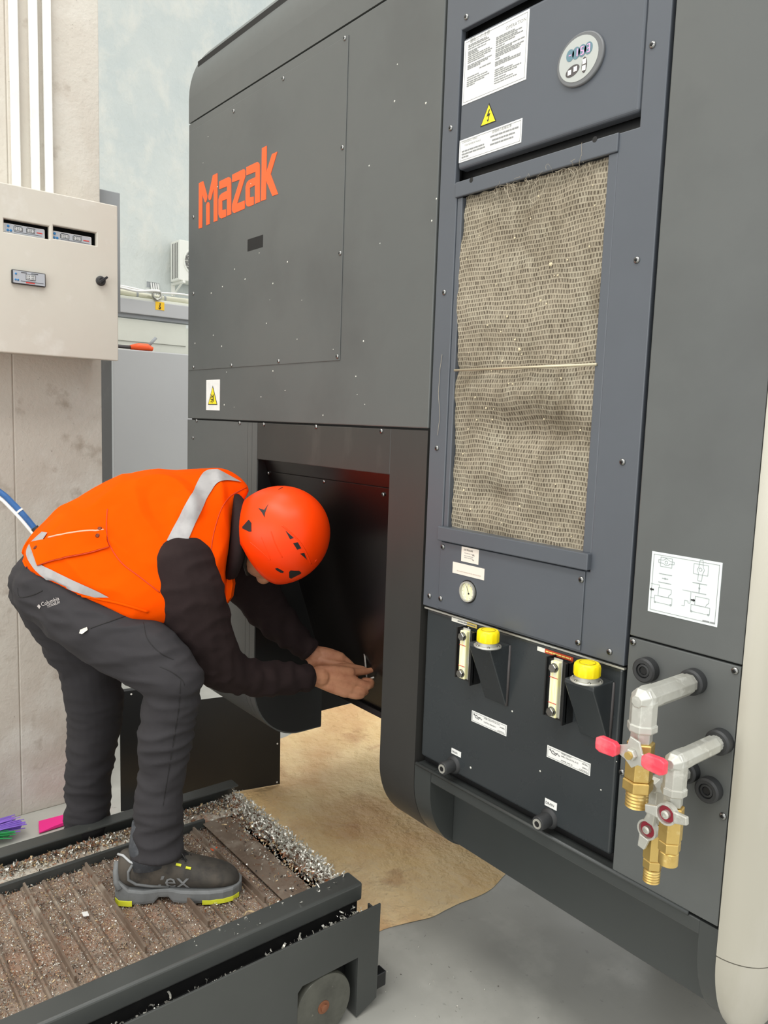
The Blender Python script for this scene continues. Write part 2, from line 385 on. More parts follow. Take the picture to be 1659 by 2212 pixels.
# ================================================================== the machine tool
m_paint = M('charcoal_paint', srgb(86,89,88), 0.38, var=((0.9, srgb(92,94,92), 0.4, 0.7), (2.6, srgb(80,82,81), 0.48, 0.72)), bump=((420, 0.04, 0.0006),), rvar=0.05)
m_paint_shade = M('charcoal_dusty_shaded', srgb(50,49,47), 0.44, var=((1.6, srgb(56,55,52), 0.45, 0.7), (7, srgb(74,72,68), 0.60, 0.8)), bump=((420, 0.04, 0.0006),), rvar=0.06, stretch=(1, 1, 0.35))  # charcoal darkened for the shade on header and pillar, with pale dust streaks
m_bluep = M('slate_paint', srgb(84,89,96), 0.36, var=((1.2, srgb(78,82,88), 0.42, 0.68),), bump=((420, 0.04, 0.0006),), rvar=0.05)
m_oilp = M('oil_panel_paint', srgb(54,58,60), 0.28, var=((1.8, srgb(48,52,54), 0.4, 0.7), (5, srgb(60,56,46), 0.66, 0.82)), bump=((420, 0.05, 0.0006),), rvar=0.06)
m_blackp = M('black_paint', srgb(30,31,32), 0.28, var=((3, srgb(36,35,34), 0.45, 0.7),), bump=((300, 0.04, 0.0006),))
m_blackgl = M('black_gloss', srgb(18,15,15), 0.30, bump=((5, 0.02, 0.004),))
m_gap = M('seam_black', srgb(10,10,11), 0.6)
m_chrome = M('screw_steel', srgb(150,150,148), 0.28, metal=1.0)
m_label = M('label_white', srgb(236,236,232), 0.4, var=((30, srgb(226,227,224), 0.45, 0.7),))
m_labelw = M('label_cream', srgb(232,222,210), 0.45)
m_gray = M('grey_ink', srgb(138,140,140), 0.6)
m_bottom_shade = M('bottom_cover_shaded', srgb(60,63,62), 0.34, var=((1.2, srgb(54,56,55), 0.4, 0.7),), bump=((420, 0.04, 0.0006),), rvar=0.05)  # darker copy of the charcoal: shade low on the machine put into colour
m_silver = M('silver_beige_paint', srgb(182,178,165), 0.34, metal=0.25, var=((0.8, srgb(176,172,159), 0.4, 0.65), (5, srgb(188,184,173), 0.5, 0.75)), stretch=(3, 3, 0.5))
m_oran = M('logo_orange', srgb(255,96,38), 0.4)
m_yell = M('warning_yellow', srgb(250,226,40), 0.4)
m_brass = M('brass', srgb(214,184,112), 0.34, metal=0.75, var=((14, srgb(188,152,82), 0.48, 0.72), (60, srgb(230,208,146), 0.6, 0.75)))
m_cast = M('cast_zinc', srgb(196,196,188), 0.42, metal=0.55, var=((10, srgb(176,174,164), 0.42, 0.66), (60, srgb(214,214,206), 0.55, 0.7)), bump=((90, 0.12, 0.001),))
m_pink = M('handle_red', srgb(232,66,84), 0.42, var=((25, srgb(238,120,126), 0.5, 0.72),))
m_capy = M('cap_yellow', srgb(252,226,10), 0.38)
m_rub = M('rubber_black', srgb(44,45,46), 0.55)
m_gl = M('gauge_acrylic', srgb(240,238,214), 0.15, var=((40, srgb(246,240,170), 0.45, 0.6),), stretch=(6, 1, .3))

mc = thing('machine_tool', 'tall charcoal machine tool with orange letters, dusty filter grille and valve fittings', 'machine', (-1.55, 0.6, 0.0))
XL, XE = -2.556, -1.2975
def yprofile(pts, x0, x1):           # (y,z) profile extruded along x
    return MB().prism([(x0, p[0], p[1]) for p in pts], (x1-x0, 0, 0))
def arc(cy, cz, ry, rz, a0, a1, n=14):
    return [(cy+ry*math.cos(a0+(a1-a0)*k/n), cz+rz*math.sin(a0+(a1-a0)*k/n)) for k in range(n+1)]
# inner carcass (what the seams and openings look into)
core = MB(); core.box(XL+.02, -1.30, .022, 1.0, 1.336, 2.62); core.box(-1.30, -.49, .06, 1.0, 1.336, 2.62)
core.box(XL+.02, -2.10, .20, 1.0, .45, 1.336); core.box(-1.40, -.49, .12, 1.0, .46, 1.336); core.box(-2.10, -1.40, .34, 1.0, .60, 1.336)
ob('carcass', core, m_gap, mc)
ob('machine_base', B(-1.10, -.52, .80, .98, 0, .46), m_gap, mc)
# roof fascia with its big rounded edge
ob('roof_fascia', yprofile([(.0,2.4225),(.0,2.50)] + arc(.25,2.50,.25,.25,math.pi,math.pi/2) + [(1.0,2.75),(1.0,2.4225)], XL, -.56), m_paint, mc, auto=30)
ob('roof_back_cover', B(XL, -.56, 1.0, 1.02, .45, 2.75), m_paint, mc)
# upper left cover
upc = ob('side_cover', B(XL, XE, 0, .02, 1.4365, 2.4185), m_paint, mc, bevel=.0025)
acc = ob('access_panel', B(-2.548, -1.645, -.0022, 0, 1.6015, 2.392), m_paint, mc, bevel=.0012)
# lower left covers
bull = arc(.18, .60, .18, .19, math.pi, 1.5*math.pi)
ob('corner_cover', yprofile([(0,1.4315),(0,.62)] + bull + [(.262,.41),(.262,1.4315)], XL, -2.125), m_paint, mc, auto=30)
ob('corner_strip', yprofile([(0,1.4315),(0,.62)] + bull + [(.262,.41),(.262,1.4315)], -2.1235, -2.0985), m_paint, mc, auto=30)
ob('opening_frame', yprofile([(0,1.4315),(0,.62)] + bull + [(.262,.41),(.262,1.4315)], -2.097, -2.066), m_paint, mc, auto=30)
ob('opening_side_plate', yprofile([(.004,1.32),(.004,.60)] + arc(.184,.60,.18,.186,math.pi,1.5*math.pi) + [(.262,.414),(.262,1.32)], -2.066, -2.0645), m_blackp, mc)
ob('opening_header', B(-2.066, -1.4285, 0, .03, 1.3215, 1.4315), m_paint_shade, mc, bevel=.002)
ob('opening_pillar', yprofile([(0,1.4315),(0,.62)] + bull + [(.262,.41),(.262,1.4315)], -1.4285, XE), m_paint_shade, mc, auto=30)
# slanted inner panel
def slant(z): return .030 + (1.30-z)*.345
def sl(x0, x1, z0, z1, d0, d1):
    mb = MB(); q = [(x0, slant(z0)+d0, z0), (x1, slant(z0)+d0, z0), (x1, slant(z1)+d0, z1), (x0, slant(z1)+d0, z1)]
    return mb.prism(q, (0, d1-d0, 0))
ob('slant_frame', sl(-2.066, -1.4285, .555, 1.335, 0, .03), m_blackgl, mc)
slp = ob('inner_panel', sl(-2.035, -1.455, .575, 1.284, -.003, 0), m_blackgl, mc, bevel=.001)
ob('inner_panel_lip', B(-2.066, -1.4285, slant(.555)-.01, slant(.555)+.05, .535, .556), m_blackgl, mc, bevel=.002)
# seams (dark backing strips in the joints)
ob('seam_backing', B(XL+.01, -1.30, .012, .03, 1.42, 1.445), m_gap, mc)

# ---- centre column
def yplate(x0, x1, z0, z1, holes, ya, yb):
    xs = sorted({x0, x1} | {h[0] for h in holes} | {h[1] for h in holes}); zs = sorted({z0, z1} | {h[2] for h in holes} | {h[3] for h in holes})
    mb = MB(); inside = lambda x, z: any(h[0] < x < h[1] and h[2] < z < h[3] for h in holes)
    for i in range(len(xs)-1):
        for j in range(len(zs)-1):
            if not inside((xs[i]+xs[i+1])/2, (zs[j]+zs[j+1])/2): mb.box(xs[i], xs[i+1], ya, yb, zs[j], zs[j+1])
    return mb
X0, X1 = -1.291, -.7545
colp = ob('centre_column', weld(yplate(X0, X1, 1.030, 2.4185, [(-1.244,-.7995,1.957,2.264), (-1.237,-.840,1.187,1.957)], 0, .014).mesh('centre_column')), m_bluep, mc, bevel=.002)
dsp = ob('display_panel', B(-1.2405, -.8025, .002, .03, 1.984, 2.2455), m_bluep, mc, bevel=.007, seg=4)
ob('panel_recess', B(-1.26, -.79, .034, .05, 1.18, 2.30), m_blackp, mc)
# operation label
def FR(tl, br, y=0.0):
    a = PY(*tl, y); b = PY(*br, y); return a.x, b.x, b.z, a.z
def zrect(mb, x0, x1, z0, z1, y, t=.0003): mb.box(x0, x1, y-t, y+t, z0, z1)
def plate(name, r, y, mat, parent, label=None, border=None, th=.0009, bev=.002):
    o = ob(name, B(r[0], r[1], y-th, y, r[2], r[3]), mat, parent, label=label)
    if border:
        mb = MB(); g = border; w = .0006; yy = y-th-.0002
        zrect(mb, r[0]+g, r[1]-g, r[2]+g, r[2]+g+w, yy); zrect(mb, r[0]+g, r[1]-g, r[3]-g-w, r[3]-g, yy)
        zrect(mb, r[0]+g, r[0]+g+w, r[2]+g, r[3]-g, yy); zrect(mb, r[1]-g-w, r[1]-g, r[2]+g, r[3]-g, yy)
        ob('border_line', mb, m_gray, o)
    return o
def fine_print(parent, r, y, rows, mat, seed=1, hgt=.0022, x_in=(.04, .96), name='fine_print'):
    rnd = random.Random(seed); mb = MB(); W_ = r[1]-r[0]; H_ = r[3]-r[2]
    for (v, a, b) in rows:
        z = r[2]+H_*v; x = r[0]+W_*a; xe = r[0]+W_*b
        while x < xe-.002:
            w = min(rnd.uniform(.003, .012), xe-x); zrect(mb, x, x+w, z-hgt/2, z+hgt/2, y); x += w+.0014
    return ob(name, mb, mat, parent)
yd = .002
r = FR((995,92), (1137,166), yd); r = (max(r[0]+.004, -1.2345), r[1], PY(1005,226,yd).z, PY(1143,20,yd).z)
lab = plate('operation_label', r, yd, m_label, mc, 'white label with two columns of fine print', border=.004)
EX, EZ = Vector((1,0,0)), Vector((0,0,1))
Wd, Hd = r[1]-r[0], r[3]-r[2]
yt = yd-.0013
text('OPERATION', .0095, (r[0]+Wd*.66, yt, r[2]+Hd*.855), EX, EZ, m_gray, lab)
text('運転上の注意', .0095, (r[0]+Wd*.09, yt, r[2]+Hd*.93), EX, EZ, m_gray, lab)
rows = []
for k, v in enumerate([.90,.875,.84,.80,.775,.75,.72,.69,.66,.63,.585,.56,.535,.475,.40,.365,.33,.30,.27]):
    rows.append((v, .07 if k != 13 else .27, [.38,.40,.42,.36,.22,.24,.42,.46,.44,.34,.46,.40,.28,.46,.26,.40,.43,.36,.2][k]))
for k, v in enumerate([.81,.785,.755,.73,.70,.665,.63,.605,.575,.55,.525,.49,.445,.42,.395,.33,.30,.27,.24,.20,.165,.13]):
    rows.append((v, .52, [.8,.92,.84,.94,.82,.66,.95,.78,.94,.90,.88,.6,.74,.92,.90,.66,.80,.92,.86,.70,.80,.86][k]))
fine_print(lab, r, yt, rows, m_gray, 3, .0020)
# high voltage triangle
def tri(mb, cx, cz, w, h, y, t=.0004):
    mb.prism([(cx-w/2, y, cz), (cx+w/2, y, cz), (cx, y, cz+h)], (0, -t, 0))
tb = PY(1040, 272, yd); tb2 = PY(1070, 260, yd); tt = PY(1056, 227, yd)
cx = (tb.x+tb2.x)/2; w = tb2.x-tb.x
mb = MB(); tri(mb, cx, tb.z-.002, w+.006, tt.z-tb.z+.006, yd); tr = ob('voltage_warning_sign', mb, m_ink, mc, label='yellow triangle with lightning bolt')
mb = MB(); tri(mb, cx, tb.z, w, tt.z-tb.z, yd-.0005); ob('sign_face', mb, m_yell, tr)
hh = tt.z-tb.z
mb = MB(); zz = lambda u, v: (cx+u*w, yd-.0011, tb.z+v*hh)
mb.prism([zz(.02,.72), zz(.10,.74), zz(0,.50), zz(.13,.52), zz(.0,.18), zz(.06,.20), zz(-.02,.08), zz(-.08,.20), zz(-.03,.19), zz(.03,.42), zz(-.12,.38)], (0,-.0004,0)); ob('bolt_symbol', mb, m_ink, tr)
# reverse phase label
r2 = (PY(989,308,yd).x, PY(1129,254,yd).x, PY(988,354,yd).z, PY(1129,255,yd).z)
r2 = (max(r2[0], -1.2365), r2[1], r2[2], r2[3])
lab2 = plate('phase_label', r2, yd, m_label, mc, 'long white label about changing wires', border=.003)
W2, H2 = r2[1]-r2[0], r2[3]-r2[2]
text('CHANGING WIRES', .0056, (r2[0]+W2*.05, yt, r2[2]+H2*.82), EX, EZ, m_gray, lab2, squeeze=.92)
text('FOR REVERSE PHASE', .0056, (r2[0]+W2*.09, yt, r2[2]+H2*.66), EX, EZ, m_gray, lab2, squeeze=.92)
text('逆相時の配線変更', .0066, (r2[0]+W2*.54, yt, r2[2]+H2*.80), EX, EZ, m_gray, lab2)
fine_print(lab2, r2, yt, [(.46,.05,.42),(.33,.05,.44),(.20,.05,.18),(.68,.52,.95),(.50,.55,.90),(.34,.52,.88)], m_gray, 9, .0030)
# oval control panel
oc = PY(1256, 130, yd); ow = (PY(1307,118,yd).x-PY(1207,142,yd).x)/2; oh = (PY(1262,68,yd).z-PY(1248,190,yd).z)/2*.97
def oval(cx, cz, a, b, y0, y1, n=48, rot=0):
    mb = MB(); c, s = math.cos(rot), math.sin(rot)
    mb.rings([[(cx+a*math.cos(2*math.pi*k/n)*c-b*math.sin(2*math.pi*k/n)*s, y, cz+a*math.cos(2*math.pi*k/n)*s+b*math.sin(2*math.pi*k/n)*c) for k in range(n)] for y in (y0, y1)]); return mb
ctl = ob('control_display', oval(oc.x, oc.z, ow, oh, yd+.001, yd-.006), M('bezel_grey', srgb(104,106,108), .4), mc, auto=40, bevel=.002, label='oval grey control display with four red digits')
m_face = M('membrane_grey', srgb(176,180,176), 0.4)
ob('membrane', oval(oc.x-.002, oc.z+.001, ow*.84, oh*.84, yd-.006, yd-.0066), m_face, ctl)
m_teal = M('digit_window', srgb(96,128,140), 0.3); m_led = M('led_red', srgb(255,150,190), 0.4, emit=0.9)
digs = '-153'
seg7 = {'-': 'g', '1': 'bc', '5': 'acdfg', '3': 'abcdg'}
for k in range(4):
    dx = oc.x+ow*(-.40+.26*k); dz = oc.z+oh*(.27)
    dw = ob('digit_window', oval(dx, dz, ow*.17, oh*.23, yd-.0066, yd-.0072, 24), m_teal, ctl)
    s = ow*.125; mb = MB(); L_ = {'a': ((-.5,1),(.5,1)), 'b': ((.5,1),(.5,0)), 'c': ((.5,0),(.5,-1)), 'd': ((-.5,-1),(.5,-1)), 'e': ((-.5,0),(-.5,-1)), 'f': ((-.5,1),(-.5,0)), 'g': ((-.5,0),(.5,0))}
    for ch in seg7[digs[k]]:
        (a0, b0), (a1, b1) = L_[ch]
        mb.tube([(dx+a0*s*.8, yd-.0074, dz+b0*s), (dx+a1*s*.8, yd-.0074, dz+b1*s)], .0007, 5)
    ob('digit', mb, m_led, ctl)
kb = ob('key_pad', oval(oc.x-ow*.26, oc.z-oh*.36, ow*.30, oh*.20, yd-.0066, yd-.0072, 32, .25), m_gdark, ctl)
kb2 = ob('key_pad', oval(oc.x+ow*.24, oc.z-oh*.30, ow*.11, oh*.30, yd-.0066, yd-.0072, 32), m_gdark, ctl)
for (u, v, p_) in ((-.38,-.39,kb),(-.13,-.33,kb),(.24,-.18,kb2),(.24,-.42,kb2)):
    q = ow*.075; ob('key', B(oc.x+u*ow-q, oc.x+u*ow+q, yd-.0080, yd-.0072, oc.z+v*oh-q*1.15, oc.z+v*oh+q*1.15), m_label, ctl, bevel=.0006)

# ---- filter grille
gf = ob('grille_frame', MB().box(-1.2395, -.838, -.004, .004, 1.926, 1.9575).box(-1.2365, -1.2215, .002, .02, 1.22, 1.926).box(-.8585, -.8385, .000, .02, 1.22, 1.926).box(-1.2405, -.8375, -.012, .02, 1.190, 1.2215), m_bluep, mc, bevel=.002)
for q in ((1018,389), (1285,301)):
    h = PY(*q, -.004); ob('mount_hole', MB().lathe((h.x, -.0042, h.z), (0,1,0), ((.0052,0),(.0052,.003)), 18), m_gap, gf)
def cloth_y(x, z):
    u = (x+1.04)/.18; 
    if z > 1.564:
        t = (z-1.564)/.36
        y = .013 - .008*math.sin(math.pi*t) + .006*math.sin(u*2.2+t*2.0)*math.sin(math.pi*t)
        fold = math.exp(-((x+1.06-.02*(t-.5))/.022)**2); y += .010*fold*max(0, t-.25)
        y += .0018*math.sin(z*62+3*math.cos(u*1.7))
    else:
        t = (1.564-z)/.344
        y = .012 - .014*math.sin(math.pi*min(1, t*2.6))*math.exp(-t*1.5)*(1-.35*u*u)
        y += .022*math.exp(-((z-1.44)/.040)**2-((x+1.03)/.085)**2) + .014*math.exp(-((z-1.30)/.03)**2-((x+1.10)/.05)**2)
        y += .0015*math.sin(z*70+u*2)
    return y
mb = MB(); nx, nz = 70, 150; vs_ = []
for j in range(nz+1):
    for i in range(nx+1):
        x = -1.2225+(.3655)*i/nx; z = 1.216+.716*j/nz
        if i in (0,): x += .004*noise.noise(Vector((3, 7, z*40)))+.002
        y = cloth_y(x, z) + .0012*noise.noise(Vector((x*60, 2, z*60)))
        if j == nz: z += -.004-.004*noise.noise(Vector((x*50, 1, 1)))
        vs_.append((x, y, z))
mb.add(vs_, [(j*(nx+1)+i, j*(nx+1)+i+1, (j+1)*(nx+1)+i+1, (j+1)*(nx+1)+i) for j in range(nz) for i in range(nx)])
m_cloth = M('filter_mesh_cloth', srgb(166,156,136), 0.9, var=((5, srgb(128,118,98), 0.44, 0.68), (14, srgb(176,168,148), 0.5, 0.72), (120, srgb(200,192,172), 0.66, 0.76)))
nt_ = m_cloth.node_tree; N_ = nt_.nodes; L_ = nt_.links; bs = N_['Principled BSDF']
tc_ = N_.new('ShaderNodeTexCoord'); sx = N_.new('ShaderNodeSeparateXYZ'); cx_ = N_.new('ShaderNodeCombineXYZ'); L_.new(tc_.outputs['Object'], sx.inputs[0])
nz_ = N_.new('ShaderNodeTexNoise'); nz_.inputs['Scale'].default_value = 9; L_.new(tc_.outputs['Object'], nz_.inputs['Vector'])
ma = N_.new('ShaderNodeMath'); ma.operation = 'MULTIPLY_ADD'; L_.new(nz_.outputs[0], ma.inputs[0]); ma.inputs[1].default_value = .022; L_.new(sx.outputs[2], ma.inputs[2])
nz2 = N_.new('ShaderNodeTexNoise'); nz2.inputs['Scale'].default_value = 70; L_.new(tc_.outputs['Object'], nz2.inputs['Vector'])
mb2 = N_.new('ShaderNodeMath'); mb2.operation = 'MULTIPLY_ADD'; L_.new(nz2.outputs[0], mb2.inputs[0]); mb2.inputs[1].default_value = .006; L_.new(sx.outputs[0], mb2.inputs[2])
L_.new(mb2.outputs[0], cx_.inputs[0]); L_.new(ma.outputs[0], cx_.inputs[1])
br = N_.new('ShaderNodeTexBrick'); br.inputs['Scale'].default_value = 1.0; br.inputs['Brick Width'].default_value = .0066; br.inputs['Row Height'].default_value = .0092
br.inputs['Mortar Size'].default_value = .0031; br.inputs['Mortar Smooth'].default_value = 1.0; br.inputs['Color1'].default_value = (1,1,1,1); br.inputs['Color2'].default_value = (.55,.55,.55,1); br.inputs['Mortar'].default_value = (0,0,0,1)
L_.new(cx_.outputs[0], br.inputs['Vector'])
mx = N_.new('ShaderNodeMix'); mx.data_type = 'RGBA'; mx.inputs['B'].default_value = (*srgb(74,64,50), 1)
src = bs.inputs['Base Color'].links[0].from_socket; L_.new(src, mx.inputs['A']); L_.new(br.outputs['Color'], mx.inputs['Factor']); L_.new(mx.outputs['Result'], bs.inputs['Base Color'])
bp = N_.new('ShaderNodeBump'); bp.invert = True; bp.inputs['Strength'].default_value = .8; bp.inputs['Distance'].default_value = .003; L_.new(br.outputs['Color'], bp.inputs['Height']); L_.new(bp.outputs[0], bs.inputs['Normal'])
cl = ob('filter_cloth', mb, m_cloth, gf, smooth=True, fix=False, label='dusty beige knitted filter cloth with sagging folds')
m_wire = M('galvanised_wire', srgb(196,186,160), 0.4, metal=.5)
a = PY(982,800,-.002); b = PY(1289,787,-.002)
ob('retaining_wire', MB().tube([a, a.lerp(b,.5)+Vector((0,-.001,0)), b], .0026, 8), m_wire, gf, smooth=True)
# loose threads at the torn upper edge
rn = random.Random(5); mb = MB()
def thread(p, n, step, r, drop=.0):
    pts = [Vector(p)]; d = Vector((rn.uniform(-1,1), -.1, rn.uniform(-1,.4))).normalized()
    for k in range(n):
        d = (d + Vector((rn.uniform(-.6,.6), rn.uniform(-.15,.15), rn.uniform(-.6,.6)-drop))).normalized(); q = pts[-1]+d*step; q.y = min(max(q.y, -.012), .006); pts.append(q)
    mb.tube(pts, r, 4)
for k in range(46):
    x = -1.15+.26*rn.random()**.9; thread((x, -.001, 1.918+.006*rn.random()), rn.randint(4,8), .0045, rn.uniform(.0002,.00042), .12)
for q in (((1095,395),(1098,425),(1110,438)), ((1165,385),(1150,405),(1144,430),(1152,440),(1165,428),(1178,400),(1185,380)), ((1120,560),(1113,590),(1114,620),(1118,640),(1102,655),(1090,666))):
    P_ = [PY(*p, -.004) for p in q]; mb.tube(P_, .0005, 5)
for q in (((955,765),(950,800),(947,850),(950,900),(945,940)),):
    mb.tube([PY(*p, -.002) for p in q], .0004, 4)
ob('loose_threads', mb, M('thread', srgb(176,166,146), 0.8), gf)['kind'] = 'stuff'
# dust lumps on the cloth
mb = MB()
for k in range(90):
    x = rn.uniform(-1.21, -.87); z = rn.uniform(1.23, 1.92); s = rn.uniform(.0006, .0026)*(1 if rn.random() < .9 else 1.8)
    mb.lathe((x, cloth_y(x, z)-s*.6, z), (rn.uniform(-.5,.5), -1, rn.uniform(-.5,.5)), ((s*.6,-s*.3),(s,0),(s*.5,s*.5)), 5)
ob('dust_lumps', mb, M('lint', srgb(214,202,170), .9), gf)['kind'] = 'stuff'

# ---- gauge panel
gp = ob('gauge_panel', B(-1.2375, -.8475, -.0032, .0, 1.0345, 1.1865), m_bluep, mc, bevel=.0015)
yg = -.0032
r = (PY(998,1180,yg).x, PY(1035,1190,yg).x, PY(998,1212,yg).z, PY(998,1180,yg).z)
p1 = plate('pressure_label', r, yg, m_labelw, mc)
text('OIL PRESSURE', .0052, (r[0]+(r[1]-r[0])*.14, yg-.0012, r[2]+(r[3]-r[2])*.76), EX, EZ, m_ink, p1, squeeze=.85)
fine_print(p1, r, yg-.0012, [(.60,.18,.8),(.42,.18,.7),(.30,.18,.7)], m_gray, 4, .0009); text('MPa', .0042, (r[0]+(r[1]-r[0])*.64, yg-.0012, r[2]+(r[3]-r[2])*.5), EX, EZ, m_ink, p1); text('PSI', .0042, (r[0]+(r[1]-r[0])*.66, yg-.0012, r[2]+(r[3]-r[2])*.18), EX, EZ, m_ink, p1)
r = (PY(979,1213,yg).x, PY(1047,1229,yg).x, PY(979,1237,yg).z, PY(979,1213,yg).z)
p2 = plate('blank_label', r, yg, m_labelw, mc); fine_print(p2, r, yg-.0012, [(.30,.15,.9)], M('faded_ink', srgb(200,186,174), .6), 8, .0018)
g = PY(1011,1278,yg)
ga = ob('pressure_gauge', MB().lathe((g.x, yg+.012, g.z), (0,-1,0), ((.0255,0),(.0255,.0122)), 36), m_gap, mc, auto=40, label='small round pressure gauge')
R = MB().lathe((g.x, yg, g.z), (0,-1,0), ((.0225,-.004),(.0225,.005),(.0195,.005),(.0185,-.002)), 36, cap=False); ob('gauge_bezel', R, m_cast, ga, auto=40)
ob('gauge_dial', MB().lathe((g.x, yg, g.z), (0,-1,0), ((.0195,-.004),(.0195,.0005)), 36), m_gl, ga)
mb = MB(); mb.tube([(g.x+.003, yg-.0014, g.z-.004), (g.x-.004, yg-.0014, g.z+.012)], .0005, 4); mb.lathe((g.x+.003, yg, g.z-.004), (0,-1,0), ((.002,0),(.002,.0018)), 12); ob('needle', mb, m_ink, ga)
mb = MB()
for k in range(11):
    a_ = math.radians(-60+30*k); mb.tube([(g.x+.0145*math.cos(a_), yg-.001, g.z+.0145*math.sin(a_)), (g.x+.0165*math.cos(a_), yg-.001, g.z+.0165*math.sin(a_))], .0003, 4)
ob('gauge_ticks', mb, m_ink, ga)

# ---- oil panel
YO = .010
ob('oil_panel_recess', B(-1.295, -.750, .03, .05, .640, 1.032), m_gap, mc)
oil = ob('oil_panel', B(-1.2875, -.7605, YO, .03, .664, 1.0215), m_oilp, mc, bevel=.006, seg=3)
ob('oil_panel_lip', B(-1.290, -.756, .004, .012, 1.0215, 1.0255), m_cast, mc, bevel=.0008)
def box_filler(A, Bp, Cp, tip, capc, capw, flc, flw, lab):
    C = PY(*Cp, YO); xr = C.x; Bq = PX(*Bp, xr); yf = Bq.y; zt = (Bq.z+C.z)/2
    A_ = on(*A, 1, yf); xl = A_.x; T = PY(*tip, YO); zb = T.z
    fb = ob('filler_box', MB().prism([(xl, YO, zt), (xl, yf, zt), (xl, yf, zt-.008), (xl, YO-.004, zb), (xl, YO, zb)], (xr-xl, 0, 0)), m_oilp, mc, bevel=.003, label=lab)
    ob('weld_bead', MB().tube([(xr-.001, YO-.001, zt-.002), (xr, YO-.002, (zt+zb)/2), (xr-.001, YO-.002, zb)], .0035, 8), m_gdark, fb, smooth=True)
    P = PZ(*flc, zt+.003); rf = flw/2*(P-CAM).dot(FWD)/FPX
    P.x = min(max(P.x, xl+rf*.8), xr-rf*.6)
    fl_ = ob('filler_flange', MB().lathe((P.x, P.y, zt), (0,0,1), ((rf,0),(rf,.002),(rf-.001,.003),(rf*.74,.003),(rf*.74,.011),(rf*.7,.011)), 36), m_cast, fb, auto=35)
    for k in range(6):
        a_ = k*math.pi/3+.3; ob('flange_screw', MB().lathe((P.x+rf*.86*math.cos(a_), P.y+rf*.86*math.sin(a_), zt+.003), (0,0,1), ((.0028,0),(.0028,.0012),(.0016,.002)), 10), m_chrome, fb, smooth=True)
    rc = capw/2*(P-CAM).dot(FWD)/FPX; n = 48; R = []
    for (s_, h) in ((.94,.010),(1.0,.012),(1.0,.026),(.97,.031),(.86,.034),(.55,.034),(.54,.0347),(.0,.0347)):
        R.append([(P.x+rc*s_*(1+(.022*math.cos(12*2*math.pi*k/n) if .012 <= h <= .026 else 0))*math.cos(2*math.pi*k/n), P.y+rc*s_*(1+(.022*math.cos(12*2*math.pi*k/n) if .012 <= h <= .026 else 0))*math.sin(2*math.pi*k/n), zt+h) for k in range(n)])
    cp = ob('filler_cap', MB().rings(R), m_capy, fb, auto=35, label='bright yellow filler cap')
    Rg = []
    for k in range(36):
        a_ = 2*math.pi*k/36; c_ = Vector((P.x+rc*.62*math.cos(a_), P.y+rc*.62*math.sin(a_), zt+.0345)); rd = Vector((math.cos(a_), math.sin(a_), 0))
        Rg.append([c_+(rd*math.cos(t)+EZ*math.sin(t))*.0004 for t in (0,1.57,3.14,4.71)])
    ob('cap_ring', MB().rings(Rg, closed=True), M('cap_mark', srgb(150,140,20), .5), fb)
    return fb
f1 = box_filler((1013,1396), (1059.5,1411), (1103.5,1383), (1100,1526), (1050,1368), 49, (1054,1393), 60, 'left filler box with yellow cap')
f2 = box_filler((1219,1473), (1282,1497), (1328,1460), (1313,1606), (1264.6,1442), 57, (1267,1467), 70, 'right filler box with yellow cap')
def sight(top, bot, left, lab):
    yb_ = -.022
    a = PY(*top, yb_-.006); b = PY(*bot, yb_-.006); x = (a.x+b.x)/2; w = .0095
    br_ = ob('gauge_bracket', MB().box(x-.026, x-.023, yb_+.002, YO, b.z-.016, a.z+.014).box(x+.020, x+.023, yb_+.000, YO, b.z-.022, a.z+.012).box(x-.026, x+.023, yb_+.008, yb_+.011, b.z-.018, a.z+.012), m_blackp, mc, label=lab)
    ob('gauge_glass', B(x-w, x+w, yb_-.004, yb_+.008, b.z-.012, a.z+.012), m_gl, br_, bevel=.002)
    ob('gauge_backplate', B(x-w-.001, x+w+.001, yb_+.006, yb_+.009, b.z-.014, a.z+.016), m_cast, br_, bevel=.001)
    mb = MB(); zrect(mb, x-w, x+w, a.z-.020, a.z-.0188, yb_-.0044); zrect(mb, x-w, x+w, b.z+.016, b.z+.0172, yb_-.0044); ob('level_mark', mb, m_red, br_)
    for p_ in (a, b):
        bo = ob('gauge_bolt', MB().lathe((x, yb_-.004, p_.z), (0,-1,0), ((.0088,0),(.0088,.0065),(.0078,.0078)), 6, .3), m_chrome, br_)
        ob('bolt_washer', MB().lathe((x, yb_-.003, p_.z), (0,-1,0), ((.0092,0),(.0092,.0015)), 20), m_chrome, br_)
    return br_
sight((998.5,1375), (995,1455), 0, 'left oil sight gauge'); sight((1196,1443), (1190,1537), 0, 'right oil sight gauge')
# paper strips above the gauges
m_ps = M('strip_white', srgb(238,236,224), .5); m_pr = M('strip_red', srgb(190,70,40), .5); m_py = M('strip_yellow', srgb(240,214,120), .5)
for (tl, tr, wpx, cut) in (((976,1333), (1030,1352), 8, .62), ((1161,1396), (1238,1424), 10, .22)):
    a = PY(*tl, YO-.001); b = PY(*tr, YO-.001); h = .0085
    x0_, x1_ = a.x, b.x; z = a.z
    s = ob('level_strip', B(x0_, x0_+(x1_-x0_)*cut, YO-.0012, YO, z-h, z), m_ps, oil); ob('level_strip_end', B(x0_+(x1_-x0_)*cut, x1_, YO-.0012, YO, z-h, z), m_pr if cut < .5 else m_py, oil)
    fine_print(oil, (x0_, x1_, z-h, z), YO-.0015, [(.5,.25,.95)], m_gray if cut > .5 else m_py, 11, .0026)
